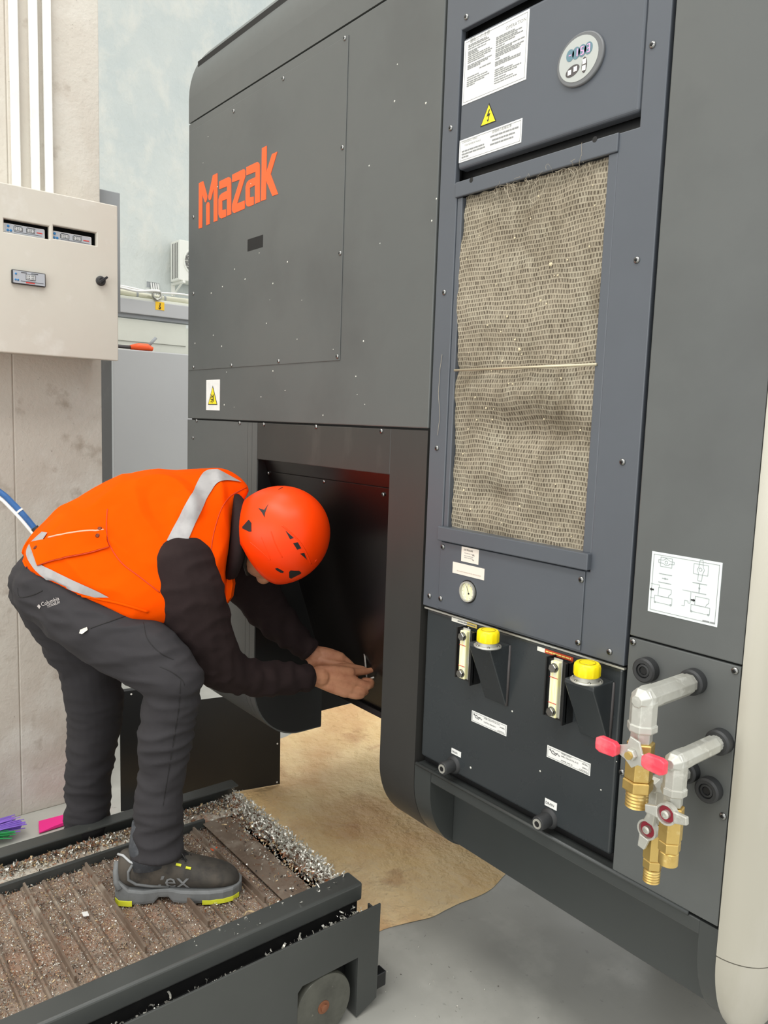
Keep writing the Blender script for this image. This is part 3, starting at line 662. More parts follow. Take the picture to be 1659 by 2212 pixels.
# oil labels and drains
def oil_label(tl, tr, bl, lines, lb):
    a = PY(*tl, YO); b = PY(*tr, YO); c = PY(*bl, YO); r = (a.x, b.x, c.z, a.z)
    p = plate('oil_label', r, YO, m_label, mc, lb, border=.0022); W_, H_ = r[1]-r[0], r[3]-r[2]; y = YO-.0013
    mb = MB(); q = lambda u, v: (r[0]+W_*u, y, r[2]+H_*v)
    mb.tube([q(.07,.80), q(.10,.66), q(.12,.50), q(.21,.45), q(.25,.66), q(.29,.50), q(.31,.55)], .0007, 4); mb.tube([q(.12,.68), q(.15,.72), q(.18,.60), q(.25,.62)], .0007, 4); mb.tube([q(.07,.80), q(.06,.7), q(.10,.66)], .0006, 4)
    ob('oil_can_symbol', mb, m_ink, p)
    for (s, u, v, al) in lines: text(s, H_*.17, (r[0]+W_*u, y, r[2]+H_*v), EX, EZ, m_ink, p, align=al, squeeze=.95)
oil_label((1020,1534), (1095,1573), (1019,1557), (('MOBIL VELOCITE OIL No.3', .36, .72, 'LEFT'), ('(MOBIL)', .95, .53, 'RIGHT'), ('CASTROL MAGNA 3', .36, .36, 'LEFT'), ('(CASTROL)', .95, .15, 'RIGHT')), 'left white oil specification label')
oil_label((1183,1609), (1276,1656), (1181,1634), (('MOBIL DTE24', .34, .76, 'LEFT'), ('(MOBIL)', .95, .68, 'RIGHT'), ('SHELL TELLUS OIL M 32', .34, .54, 'LEFT'), ('(SHELL)', .95, .38, 'RIGHT'), ('HYSPIN AWS 32', .34, .18, 'LEFT'), ('(CASTROL)', .95, .14, 'RIGHT')), 'right white oil specification label')
def drain(tl, br_, pc, key):
    a = PY(*tl, YO); b = PY(*br_, YO); b.z = a.z-key; p = plate('drain_label', (a.x, b.x, b.z, a.z), YO, m_label, mc)
    text('DRAIN', (a.z-b.z)*.52, (a.x+.002, YO-.0013, b.z+(a.z-b.z)*.3), EX, EZ, m_ink, p, squeeze=.9)
    c = PY(*pc, YO); o = ob('drain_plug', MB().lathe((c.x, YO, c.z), (0,-1,0), ((.021,0),(.019,.004),(.0145,.006),(.0145,.034),(.013,.036)), 28), m_rub, mc, auto=40)
    ob('drain_core', MB().lathe((c.x, YO-.034, c.z), (0,-1,0), ((.010,0),(.010,.004),(.006,.004),(.005,.001)), 20), m_cast, o, auto=40)
    ob('drain_socket', MB().lathe((c.x, YO-.034, c.z), (0,-1,0), ((.0055,0),(.0055,.0042)), 6), m_gap, o)
drain((976,1615), (996,1632), (980,1652), .0125); drain((1178,1723), (1203,1745), (1186,1768), .0150)

# ---- right-hand panels
rp = ob('right_cover', B(-.7475, -.5465, 0, .02, 1.0895, 2.4185), m_paint, mc, bevel=.002)
rl = ob('valve_panel', B(-.7465, -.5465, -.0015, .02, .649, 1.0865), m_paint, mc, bevel=.0015)
yv = -.0015
a = PY(1408,1190,0); b = PY(1560,1213,0); c = PY(1402,1320,0)
r = (PY(1405,1250,0).x, PY(1556,1280,0).x, c.z, a.z)
pl = plate('valve_diagram_label', r, 0, M('label_pale', srgb(222,230,228), .4), mc, 'white label with valve line drawings', border=.004)
W_, H_ = r[1]-r[0], r[3]-r[2]
def q3(u, v): return (r[0]+W_*u, -.0013, r[2]+H_*v)
mb = MB(); lw = .00035
def poly(pts, close=True, w=lw):
    P_ = [q3(*p) for p in pts]; 
    if close: P_.append(P_[0])
    for i in range(len(P_)-1): mb.tube([P_[i], P_[i+1]], w, 4)
def circ(u, v, rr): poly([(u+rr*math.cos(t)/W_*H_, v+rr*math.sin(t)) for t in [2*math.pi*k/16 for k in range(16)]])
poly([(.14,.78),(.31,.78),(.31,.93),(.14,.93)]); poly([(.11,.835),(.18,.835),(.21,.81),(.25,.81),(.28,.84),(.34,.84),(.34,.88),(.28,.885),(.22,.92),(.18,.885),(.11,.885)]); circ(.225,.855,.025)
poly([(.62,.76),(.82,.76),(.82,.92),(.62,.92)]); poly([(.69,.66),(.74,.66),(.75,.78),(.77,.84),(.75,.88),(.74,.99),(.70,.99),(.69,.88),(.67,.83),(.69,.78)]); circ(.715,.84,.025)
poly([(.13,.66),(.32,.66)], False, .0006); poly([(.13,.52),(.32,.52)], False, .0006); poly([(.18,.59),(.27,.59)], False, .0006); circ(.225,.59,.012)
poly([(.62,.62),(.82,.62)], False, .0006); poly([(.62,.47),(.82,.47)], False, .0006); poly([(.72,.62),(.72,.47)], False, .0006); circ(.72,.545,.012)
for (ox, oz) in ((.0,.0), (.535,-.02)):
    poly([(.14+ox,.29+oz),(.29+ox,.29+oz),(.30+ox,.33+oz),(.33+ox,.36+oz),(.33+ox,.43+oz),(.14+ox,.43+oz)]); poly([(.09+ox,.18+oz),(.35+ox,.18+oz),(.35+ox,.29+oz),(.09+ox,.29+oz)]); circ(.10+ox,.18+oz,.014); circ(.335+ox,.18+oz,.014)
poly([(.02,.47),(.15,.47),(.15,.43)], False); poly([(.02,.24),(.09,.24)], False)
poly([(.49,.47),(.61,.47),(.61,.28),(.58,.28),(.58,.31),(.53,.31),(.53,.22),(.49,.22)], False)
ob('line_drawing', mb, M('pale_ink', srgb(150,156,156), .6), pl)
mb = MB()
for (u, v, d) in ((.05,.375,-1), (.64,.34,1)):
    mb.prism([q3(u-.02*d, v-.012), q3(u+.015*d, v-.012), q3(u+.015*d, v-.025), q3(u+.04*d, v), q3(u+.015*d, v+.025), q3(u+.015*d, v+.012), q3(u-.02*d, v+.012)], (0,-.0006,0))
ob('arrows', mb, m_ink, pl); fine_print(pl, r, -.0013, [(.055,.80,.97)], m_gray, 2, .002)
# plugs and collars
def collar(px, py, R_, plug):
    c = PY(px, py, -.018); 
    o = ob('port_collar', MB().lathe((c.x, yv, c.z), (0,-1,0), ((R_,0),(R_,.015),(R_-.003,.018),(R_*.60,.018),(R_*.58,.012)), 36), m_rub, mc, auto=35)
    if plug:
        ob('port_plug', MB().lathe((c.x, yv-.010, c.z), (0,-1,0), ((R_*.52,0),(R_*.52,.006),(R_*.36,.007),(R_*.33,.002)), 24), m_rub, o, auto=35)
        ob('plug_socket', MB().lathe((c.x, yv-.011, c.z), (0,-1,0), ((R_*.33,0),(R_*.33,.004)), 6), m_gap, o)
    return c, o
collar(1389,1449, .0215, True); collar(1525,1709, .0205, True)
def valve(face, corner, h_el, hexr, seq, handle, lab, R_):
    c, o = collar(*face, R_, False); x, z = c.x, c.z
    k = PX(*corner, x); ye = k.y
    el = ob('valve', MB().lathe((x, yv, z), (0,-1,0), ((R_*.62,.012),(R_*.62,.022)), 8), m_cast, mc, label=lab)
    e = MB(); e.lathe((x, yv, z), (0,-1,0), ((hexr*.86,.018),(hexr*.86,.028),(hexr*1.0,.030),(hexr*1.0,-ye-.022),(hexr*.90,-ye-.020)), 8, math.pi/8)
    ob('nipple', e, m_cast, el, bevel=.0012)
    e = MB(); e.lathe((x, ye+.026, z), (0,-1,0), ((hexr*1.04,0),(hexr*1.1,.024),(hexr*.98,.030+hexr*.3),(hexr*.5,.036+hexr*.6)), 8, math.pi/8)
    e.lathe((x, ye, z+hexr*.75), (0,0,-1), ((hexr*.6,-.002),(hexr*1.02,hexr*.35),(hexr*1.12,hexr*.9),(hexr*1.12,h_el),(hexr*1.24,h_el),(hexr*1.24,h_el+.010),(hexr*1.15,h_el+.012)), 8, math.pi/8)
    ob('elbow', e, m_cast, el, bevel=.0016)
    zc = z-h_el-.010+hexr*.75
    for (nm, r0, hh, seg_, mt) in seq:
        if nm == 'gap': zc -= hh; continue
        pr = ((r0*.9,0),(r0,.0015),(r0,hh-.0015),(r0*.9,hh)) if nm != 'thread' else tuple((r0*(1-(.06 if q % 2 else 0)), hh*q/10) for q in range(11))
        ob('valve_body' if nm == 'body' else ('valve_nut' if nm == 'nut' else 'valve_tail'), MB().lathe((x, ye, zc), (0,0,-1), pr, seg_, .26), mt, el, auto=None if seg_ == 6 else 40, bevel=.0008 if seg_ == 6 else 0); zc -= hh
    handle(x, ye, z, el)
    return el
def H1(x, ye, z, el):
    p = on(1359, 1632, 1, ye-.034); x0, z0 = p.x, p.z
    st = ob('valve_stem', MB().lathe((x0, ye-.012, z0), (0,-1,0), ((.006,0),(.006,.026)), 16), m_brass, el)
    ob('stem_nut', MB().lathe((x0, ye-.026, z0), (0,-1,0), ((.0095,0),(.0095,.006),(.008,.0075)), 6), m_cast, el, bevel=.0006)
    mb = MB(); y = ye-.022
    mb.prism([(x0-.030,y,z0+.004),(x0-.010,y,z0+.012),(x0-.006,y,z0+.026),(x0+.010,y,z0+.022),(x0+.016,y,z0+.006),(x0+.030,y,z0-.004),(x0+.030,y,z0-.012),(x0+.010,y,z0-.014),(x0,y,z0-.022),(x0-.012,y,z0-.012),(x0-.030,y,z0-.006)], (0,-.004,0))
    ob('handle_plate', mb, m_cast, el, bevel=.0008)
    for s in (-1, 1):
        mb = MB(); xs = [x0+s*.020, x0+s*.026, x0+s*.050, x0+s*.058]; hs = [.007, .0115, .0125, .009]
        mb.rings([[(xx, y-.004-a_*.009-(.004 if s < 0 else 0), z0+b_*h) for (a_, b_) in ((-.4,-1),(.9,-1),(1,.0),(.9,1),(-.4,1))] for xx, h in zip(xs, hs)])
        ob('handle_grip', mb, m_pink, el, bevel=.002, seg=3)
def Hs(pv, ang):
    def h(x, ye, z, el):
        p = on(*pv, 1, ye-.030); x0, z0 = p.x, p.z; y = ye-.019
        d = Vector((math.cos(ang), 0, math.sin(ang))); n = Vector((-math.sin(ang), 0, math.cos(ang))); O = Vector((x0, y, z0))
        ob('valve_stem', MB().lathe((x0, ye-.010, z0), (0,-1,0), ((.0055,0),(.0055,.019)), 16), m_cast, el)
        mb = MB().lathe((x0, y, z0), (0,-1,0), ((.0165,-.002),(.0165,.008),(.0135,.008),(.0125,.002)), 24)
        ob('handle_ring', mb, m_cast, el, auto=40)
        ob('handle_seal', MB().lathe((x0, y, z0), (0,-1,0), ((.0128,0),(.0128,.0035)), 20), M('oxblood_seal', srgb(140,30,48), .4), el)
        ob('stem_screw', MB().lathe((x0, y, z0), (0,-1,0), ((.0062,.003),(.0062,.010),(.003,.011),(.002,.008)), 16), m_cast, el, auto=40)
        for s in (-1, 1):
            q = [O+d*s*.013-n*.009, O+d*s*.034-n*.006, O+d*s*.034+n*.006, O+d*s*.013+n*.009]
            ob('handle_wing', MB().prism([v+Vector((0,-.002,0)) for v in q], (0,-.008 if s > 0 else -.007,0)), m_cast, el, bevel=.0015)
    return h
valve((1490,1475), (1392,1510), .052, .0185, (('nut',.0170,.020,6,m_cast),('gap',0,-.001,0,0),('body',.0215,.060,6,m_brass),('nut',.0235,.018,6,m_brass),('thread',.0175,.026,24,m_brass)), H1, 'upper brass ball valve with red wing handle', .0215)
valve((1548,1605), (1462,1632), .050, .0155, (('nut',.0145,.020,6,m_cast),('body',.0180,.055,6,m_brass),('nut',.0170,.017,6,m_brass),('tail',.0145,.022,24,m_brass)), Hs((1435,1761), .12), 'right brass ball valve with grey wing handle', .0205)
valve((1478,1668), (1424,1684), .048, .0155, (('nut',.0145,.016,6,m_cast),('body',.0165,.062,6,m_brass),('nut',.0155,.016,6,m_brass),('thread',.0135,.022,24,m_brass)), Hs((1394,1794), 1.35), 'lowest brass ball valve with grey wing handle', .0195)

# ---- bottom: trim, apron recess, silver corner
prof = [(0,.6435),(0,.62)] + bull + [(.262,.41),(.262,.6435)]
bc = ob('bottom_cover', yprofile(prof, -1.2955, -1.2395), m_bottom_shade, mc, auto=30)
ob('bottom_rail', B(-1.2395, -.577, 0, .03, .6175, .6435), m_bottom_shade, mc, bevel=.002)
ob('bottom_end', yprofile(prof, -.577, -.5455), m_bottom_shade, mc, auto=30)
ob('rail_bead', MB().tube([(-1.290,-.001,.6455), (-.597,-.001,.6455)], .0042, 10), m_bottom_shade, mc, smooth=True)
ob('apron', B(-1.2395, -.577, .080, .095, .447, .6175), m_bottom_shade, mc, bevel=.002)
ob('apron_notch', B(-1.2390, -1.10, .096, .12, .44, .47), m_gap, mc)
mb = MB(); R = []
for (z, k) in [(2.70,0),(.601,0)]:
    pass
def corner_ring(z, e):
    r_ = .07; pts = [(-.5435, e-.0035)]
    for k in range(13):
        a_ = -math.pi/2+math.pi/2*k/12; pts.append((-.543+(r_-e*.5)*math.cos(a_), .0665+(r_)*math.sin(a_)+e*(1-k/12.0)))
    pts += [(-.473-e*.5, .98), (-.5435, .98)]
    return [(x, y, z) for (x, y) in pts]
ob('silver_corner', MB().rings([corner_ring(z, 0) for z in (2.70,1.6,.6015)]), m_silver, mc, auto=30)
rr = []
for k in range(13):
    t = k/12*.985; rr.append(corner_ring(.5995-.20*t, .18*(1-math.sqrt(max(0, 1-t*t)))))
ob('silver_foot', MB().rings(rr), m_silver, mc, auto=30)

# ---- logo letters
LG = {'M': [[(85,795),(160,758),(235,1025),(228,1085),(208,1138),(190,1130),(145,1000),(140,1590),(82,1608)], [(215,1185),(235,1140),(260,1133),(275,1165),(275,1525),(217,1550)], [(258,1010),(335,655),(415,615),(415,1465),(350,1490),(350,890),(300,1085),(280,1100),(262,1085),(255,1050)]],
 'a': [[(450,765),(615,685),(645,695),(662,735),(662,1350),(588,1380),(588,1078),(500,1112),(500,1278),(570,1262),(570,1392),(490,1428),(455,1410),(435,1350),(435,1090),(455,1020),(500,975),(590,930),(590,850),(450,905)]],
 'z': [[(682,645),(880,545),(905,550),(918,590),(915,680),(770,1160),(905,1105),(905,1250),(725,1328),(695,1320),(677,1275),(682,1170),(820,730),(682,780)]],
 'a2': [[(935,510),(1130,415),(1160,430),(1175,470),(1178,1130),(1090,1165),(1090,830),(997,880),(997,1052),(1068,1035),(1068,1178),(980,1215),(945,1205),(922,1155),(922,860),(945,780),(985,740),(1100,685),(1100,590),(938,655)]],
 'k': [[(1215,170),(1300,125),(1295,595),(1395,275),(1490,230),(1370,635),(1502,990),(1402,1025),(1290,750),(1285,1085),(1200,1115)]]}
for kx, polys in LG.items():
    mb = MB()
    for pg in polys: mb.prism([PY(420+x*.12055, 300+y*.12055, -.0022) for (x, y) in pg], (0,-.0012,0))
    lo = ob('logo_letter', mb, m_oran, acc)
    bmx = bmesh.new(); bmx.from_mesh(lo.data); bmesh.ops.triangulate(bmx, faces=[f for f in bmx.faces if len(f.verts) > 4]); bmx.to_mesh(lo.data); bmx.free()
r = (PY(535,530,-.0022).x, PY(568,520,-.0022).x, PY(536,543,-.0022).z, PY(568,507,-.0022).z)
ob('slot', B(r[0], r[1], -.0028, -.002, r[2], r[3]), m_gap, acc)
# hand-crush warning label
r = (PY(446,850).x, PY(475,850).x, PY(446,886).z, PY(446,821).z)
wl = plate('hand_warning_label', r, 0, m_label, mc, 'small white label with yellow hand-crush triangle'); W_, H_ = r[1]-r[0], r[3]-r[2]
mb = MB(); tri(mb, r[0]+W_*.5, r[2]+H_*.18, W_*.70, H_*.63, -.0010); ob('triangle_edge', mb, m_ink, wl)
mb = MB(); tri(mb, r[0]+W_*.5, r[2]+H_*.205, W_*.60, H_*.54, -.0015); ob('triangle_face', mb, m_yell, wl)
mb = MB(); q = lambda u, v: (r[0]+W_*u, -.0023, r[2]+H_*v)
mb.prism([q(.53,.28),(q(.58,.28)), q(.58,.52), q(.53,.52)], (0,-.0003,0))
for (p0, p1_) in (((.38,.36),(.38,.44)), ((.38,.44),(.52,.44)), ((.38,.36),(.52,.36)), ((.36,.27),(.50,.33)), ((.36,.52),(.50,.46)), ((.47,.24),(.50,.28))): mb.tube([q(*p0), q(*p1_)], .0012, 4)
ob('hand_symbol', mb, m_ink, wl)

# ---- screws
smb = MB(); smb.lathe((0,0,0), (0,-1,0), ((.0060,0),(.0060,.0010),(.0052,.0026),(.0030,.0035)), 14, cap=False)
smb.cur = 1; smb.lathe((0,0,0), (0,-1,0), ((.0030,.0035),(.0028,.0016)), 6)
sme = smb.mesh('screw'); sme.materials.append(m_chrome); sme.materials.append(m_gap); sme.polygons.foreach_set('use_smooth', [True]*len(sme.polygons))
def screws(lst, parent, y=0.0):
    for q in lst:
        p = PY(*q, y); ob('screw', sme, None, parent, loc=(p.x, y, p.z))
screws([(745,83),(612,170),(505,240),(740,319),(735,547),(729,770),(602,780),(500,789),(418,793),(418,469),(418,634)], acc, -.0022)
screws([(425,909),(518,914),(570,917),(683,922),(824,931),(417,946)], upc, -.0002)
screws([(1008,37),(974,277),(960,632),(944,968),(928,1287),(1410,97),(1376,562),(1345,998),(1317,1408)], colp)
screws([(957,1181),(952,1293),(1256,1252),(1249,1388)], gp, -.0032)
screws([(1368,1387),(1588,1449),(1344,1668),(1562,1763)], rl, -.0015)
for (q, z) in (((580,1022), 1.275), ((700,1040), 1.275), ((828,1068), 1.27)):
    y = slant(z)-.003; p = PY(*q, y); ob('screw', sme, None, slp, loc=(p.x, y, p.z))
# paint chips and specks of swarf stuck to the covers
mb = MB()
for k in range(60):
    x = rn.uniform(-2.5, -.57); z = rn.uniform(1.45, 2.38) if x < -1.3 else rn.uniform(.68, 1.02)
    if x > -1.3 and rn.random() < .5: continue
    s = rn.uniform(.0012, .003); yy = (-.0028 if (-2.54 < x < -1.65 and 1.61 < z < 2.38) else 0) if x < -1.3 else YO
    mb.lathe((x, yy, z), (0,-1,0), ((s,0),(s*.6,.0008)), 5)
ob('swarf_specks', mb, M('speck', srgb(210,210,200), .5), upc)['kind'] = 'stuff'
# ================================================================== chip tank with conveyor
m_tank = M('tank_paint', srgb(70,72,70), 0.34, var=((2, srgb(62,64,62), 0.42, 0.68), (30, srgb(84,84,80), 0.68, 0.78)), bump=((200, 0.05, 0.001),), rvar=0.06)
m_plate = M('worn_steel', srgb(140,126,112), 0.45, metal=0.25, var=((5, srgb(112,94,80), 0.42, 0.62), (13, srgb(166,154,140), 0.52, 0.7), (30, srgb(110,66,40), 0.60, 0.72)), bump=((60, 0.15, 0.002),))
m_pale = M('scraped_paint', srgb(196,189,176), 0.6, var=((6, srgb(150,132,114), 0.50, 0.66), (9, srgb(150,94,58), 0.58, 0.68), (22, srgb(116,92,74), 0.62, 0.72)), bump=((50, 0.12, 0.002),))
m_rust = M('rusty_grit', srgb(150,130,114), 0.8, var=((6, srgb(160,114,86), 0.54, 0.70), (16, srgb(108,92,80), 0.48, 0.66), (50, srgb(176,160,140), 0.58, 0.7)), bump=((110, 0.9, 0.006), (300, 0.6, 0.003)))
ZR = .316
tk = thing('chip_tank', 'black wheeled chip tank with slatted conveyor covered in metal chips', 'tank', (-1.72, -1.0, 0))
YE, YS = -.070, -2.4
ob('near_rim', B(-1.452, -1.392, YS, YE, ZR-.046, ZR), m_tank, tk, bevel=.006, seg=3)
ob('far_rim', MB().box(-2.066, -2.020, YS, YE-.004, ZR-.006, ZR).box(-2.066, -2.060, YS, YE-.004, .05, ZR-.006), m_tank, tk, bevel=.002)
ob('tank_body', MB().box(-2.058, -1.40, YS, YE-.012, .045, .225), m_blackp, tk, bevel=.004)
ob('rim_web', B(-1.448, -1.40, YS, YE-.01, .225, ZR-.046), m_gap, tk)
ob('gutter_floor', B(-1.40, -1.3505, YS, YE-.004, .215, .236), m_blackp, tk)
XS = -1.3455
yw0, yw1 = -.285, -.114
ob('skirt_plate', MB().prism([(XS, YS, .03), (XS, yw0, .03), (XS, yw0, .150), (XS, yw0+.012, .162), (XS, yw1, .162), (XS, yw1, .004), (XS, -.052, .028), (XS, -.048, .276), (XS, YS, .276)], (-.005,0,0)), m_tank, tk, bevel=.0008)
ob('skirt_leg', B(XS-.05, XS-.005, yw1, yw1+.006, .004, .20), m_tank, tk, bevel=.001)
ob('skirt_end', B(XS-.045, XS-.004, -.054, -.049, .03, .255), m_tank, tk, bevel=.001)
ob('wheel_well', B(XS-.13, XS-.06, yw0-.02, yw1, .03, .19), m_gap, tk)
ob('tow_stub', MB().box(XS-.040, XS-.012, -.049, -.012, .035, .075), m_blackp, tk, bevel=.003)
m_wheel = M('clear_grey_wheel', srgb(88,88,80), 0.25, var=((9, srgb(66,66,60), 0.42, 0.66), (40, srgb(140,138,126), 0.68, 0.76)), bump=((20, 0.1, 0.002),))
wc = Vector((XS-.004, -.212, .080))
wh = ob('wheel', MB().lathe(wc, (1,0,0), ((.079,-.030),(.080,-.026),(.080,-.002),(.078,.002),(.068,.0035),(.030,.003),(.0,.003)), 44), m_wheel, tk, auto=35)
ob('axle_bolt', MB().lathe(wc+Vector((.003,0,0)), (1,0,0), ((.016,0),(.016,.0015),(.009,.002),(.009,.006),(.006,.007)), 20), M('rust_bolt', srgb(140,92,66), .55, metal=.4, var=((40, srgb(100,60,42), .5, .7),)), wh, auto=35)
# deck plates
ob('far_deck', B(-2.045, -1.945, YS, YE-.01, .262, .274), m_pale, tk, bevel=.002)
ob('trough_edge', B(-1.950, -1.938, YS, -.225, .250, .286), m_tank, tk, bevel=.002)
ob('end_deck', B(-1.945, -1.452, -.222, YE-.01, .262, .272), m_plate, tk, bevel=.002)
ob('end_deck_plate', B(-1.94, -1.50, -.232, -.150, .272, .276), m_plate, tk, bevel=.001)
# conveyor slats, each with its rolled rib; every third one carries a tall cleat
ZC = .262; PIT = .0500
sl_me = MB().box(0, .460, -PIT/2+.003, PIT/2-.003, -.006, 0).mesh('conveyor_slat'); sl_me.materials.append(m_rust)
rib_me = MB().tube([(0,0,0), (.460,0,0)], .0058, 8).mesh('hinge_rib'); rib_me.materials.append(m_plate)
cl_me = MB().box(0, .400, -.0025, .0025, 0, .020).mesh('cleat'); cl_me.materials.append(m_plate)
rv = random.Random(2)
for k in range(26):
    y = -.272 - PIT*k
    if y < -1.5: break
    s = ob('conveyor_slat', sl_me, None, tk, loc=(-1.930, y+PIT/2, ZC+rv.uniform(-.001,.001)))
    r_ = ob('hinge_rib', rib_me, None, s); r_.location = (0, -PIT/2, .003)
    if k % 3 == 0:
        c_ = ob('cleat', cl_me, None, s); c_.location = (.010, -PIT/2+.001, .004)
ob('slat_gap_floor', B(-1.938, -1.453, YS, -.222, .236, .252), m_gap, tk)
# chips: curled swarf, far too many to count
def chip_mesh(rng, big):
    L_ = rng.uniform(.005, .011)*(1.9 if big else 1); w = L_*rng.uniform(.16, .3); n = 4; ang = rng.uniform(1.2, 4.2); rad = L_/ang
    v = []
    for i in range(n+1):
        t = ang*i/n; tw = rng.uniform(-.2,.2)*w
        p = Vector((rad*math.sin(t), -w/2+tw, rad*(1-math.cos(t)))); q = Vector((rad*math.sin(t), w/2+tw, rad*(1-math.cos(t))*1.02)); v += [p, q]
    return v, [(2*i, 2*i+1, 2*i+3, 2*i+2) for i in range(n)]
rc = random.Random(11)
protos = [chip_mesh(rc, False) for _ in range(14)]; bigs = [chip_mesh(rc, True) for _ in range(10)]
chips = MB()
def drop(x, y, z, big=False, mi=0, scale=1.0):
    v, f = rc.choice(bigs if big else protos)
    M_ = Matrix.Rotation(rc.uniform(0, 6.28), 3, 'Z') @ Matrix.Rotation(rc.uniform(-1.3, 1.3), 3, 'X') @ Matrix.Rotation(rc.uniform(-1.2, 1.2), 3, 'Y')
    chips.cur = mi; o = Vector((x, y, z)); chips.add([o+(M_ @ p)*scale for p in v], f)
def dens(x, y): return .5+.5*noise.noise(Vector((x*9, y*9, 3.3)))
mats_w = lambda: rc.choices((0,1,2,3), (.44,.24,.15,.17))[0]
n = 0
while n < 26000:                                    # conveyor
    x = rc.uniform(-1.935, -1.455); y = rc.uniform(-1.05, -.225)
    if rc.random() > .30+.75*dens(x, y): continue
    ph = ((y+.272)/PIT) % 1.0
    lift = .006 if (ph < .12 or ph > .88) else 0
    if lift and rc.random() < .72: continue
    drop(x, y, ZC+.001+lift+rc.random()*.003, False, mats_w(), rc.uniform(.35,.75)); n += 1
n = 0
while n < 4200:                                    # far ledge
    y = rc.uniform(-1.0, YE-.02); x = -2.018+.055*abs(rc.gauss(0,.42))
    if x > -1.95: continue
    drop(x, y, .276+rc.random()*.004+max(0, (-1.985-x))*.2, rc.random() < .12, mats_w()); n += 1
n = 0
while n < 3000:                                    # heap on the end deck
    x = rc.uniform(-2.03, -1.45); y = YE-.005-abs(rc.gauss(0,.055))
    if y < -.235: continue
    h = .010+.022*math.exp(-((y-YE+.02)/.035)**2)
    if rc.random() > .5+.5*dens(x+3, y) + .5*(y > -.13): continue
    drop(x, y, .273+rc.random()*h, y > -.15 and rc.random() < .55, 0 if y > -.125 else mats_w()); n += 1
n = 0
while n < 1500:                                     # heaped against the near rim
    y = rc.uniform(-1.0, -.08); x = -1.456-abs(rc.gauss(0,.016)); drop(x, y, .268+rc.random()*.012, rc.random() < .25, rc.choice((0,0,3))); n += 1
n = 0
while n < 420:                                     # in the gutter
    y = rc.uniform(-.95, YE-.01); x = rc.uniform(-1.39, -1.355)
    if rc.random() > .25+.9*max(0, noise.noise(Vector((y*14, 0, 1))))+(y > -.18)*.8: continue
    drop(x, y, .238+rc.random()*(.012 if y < -.15 else .03), rc.random() < .5, 0); n += 1
for k in range(26):
    drop(rc.uniform(-1.445, -1.40), rc.uniform(-.5, -.08), ZR+.001, rc.random() < .4, 0, .7)
m_ch = [M('bright_chips', srgb(214,212,202), 0.35, metal=.55), M('brown_chips', srgb(142,98,70), .6), M('dark_chips', srgb(66,58,52), .6), M('straw_chips', srgb(206,182,142), .5, metal=.3)]
c_o = ob('metal_chips', chips, m_ch, tk, fix=False, label='curled metal shavings and rusty grit'); c_o['kind'] = 'stuff'
# grit bed under the heap
mb = MB(); nx, ny = 60, 24; vv = []
for j in range(ny+1):
    for i in range(nx+1):
        x = -2.03+.575*i/nx; y = -.150+(.075)*j/ny
        h = .272+max(0, .016*math.exp(-((y+.088)/.03)**2)+.012*noise.noise(Vector((x*14, y*14, 0)))-.003)
        if j in (0, ny) or i in (0, nx): h = .262
        vv.append((x, y, h))
mb.add(vv, [(j*(nx+1)+i, j*(nx+1)+i+1, (j+1)*(nx+1)+i+1, (j+1)*(nx+1)+i) for j in range(ny) for i in range(nx)])
g_ = ob('rusty_sludge', mb, M('rusty_sludge', srgb(124,96,76), .8, var=((7, srgb(186,112,60), .52, .64), (18, srgb(92,78,68), .45, .62), (60, srgb(190,180,164), .55, .68)), bump=((120, .8, .005),)), tk, smooth=True, fix=False); g_['kind'] = 'stuff'
# scraps lying on the conveyor
sc = PZ(185,1978,.268); p_ = thing('paper_scrap', 'small white paper scrap lying on the slatted conveyor', 'scrap', (sc.x, sc.y, .268)); ob('scrap', MB().prism([(sc.x-.012, sc.y-.006, .272), (sc.x+.010, sc.y-.008, .274), (sc.x+.013, sc.y+.004, .273), (sc.x-.008, sc.y+.007, .271)], (0,0,.0012)), m_label, p_)
sc = PZ(462,1838,.272); p_ = thing('orange_scrap', 'tiny orange plastic scrap among the chips beside the shoe', 'scrap', (sc.x, sc.y, .272)); ob('scrap', MB().prism([(sc.x-.009, sc.y-.006, .276), (sc.x+.008, sc.y-.009, .279), (sc.x+.011, sc.y+.002, .277), (sc.x+.001, sc.y+.010, .280), (sc.x-.007, sc.y+.004, .276)], (0,0,.0015)), m_oran, p_)
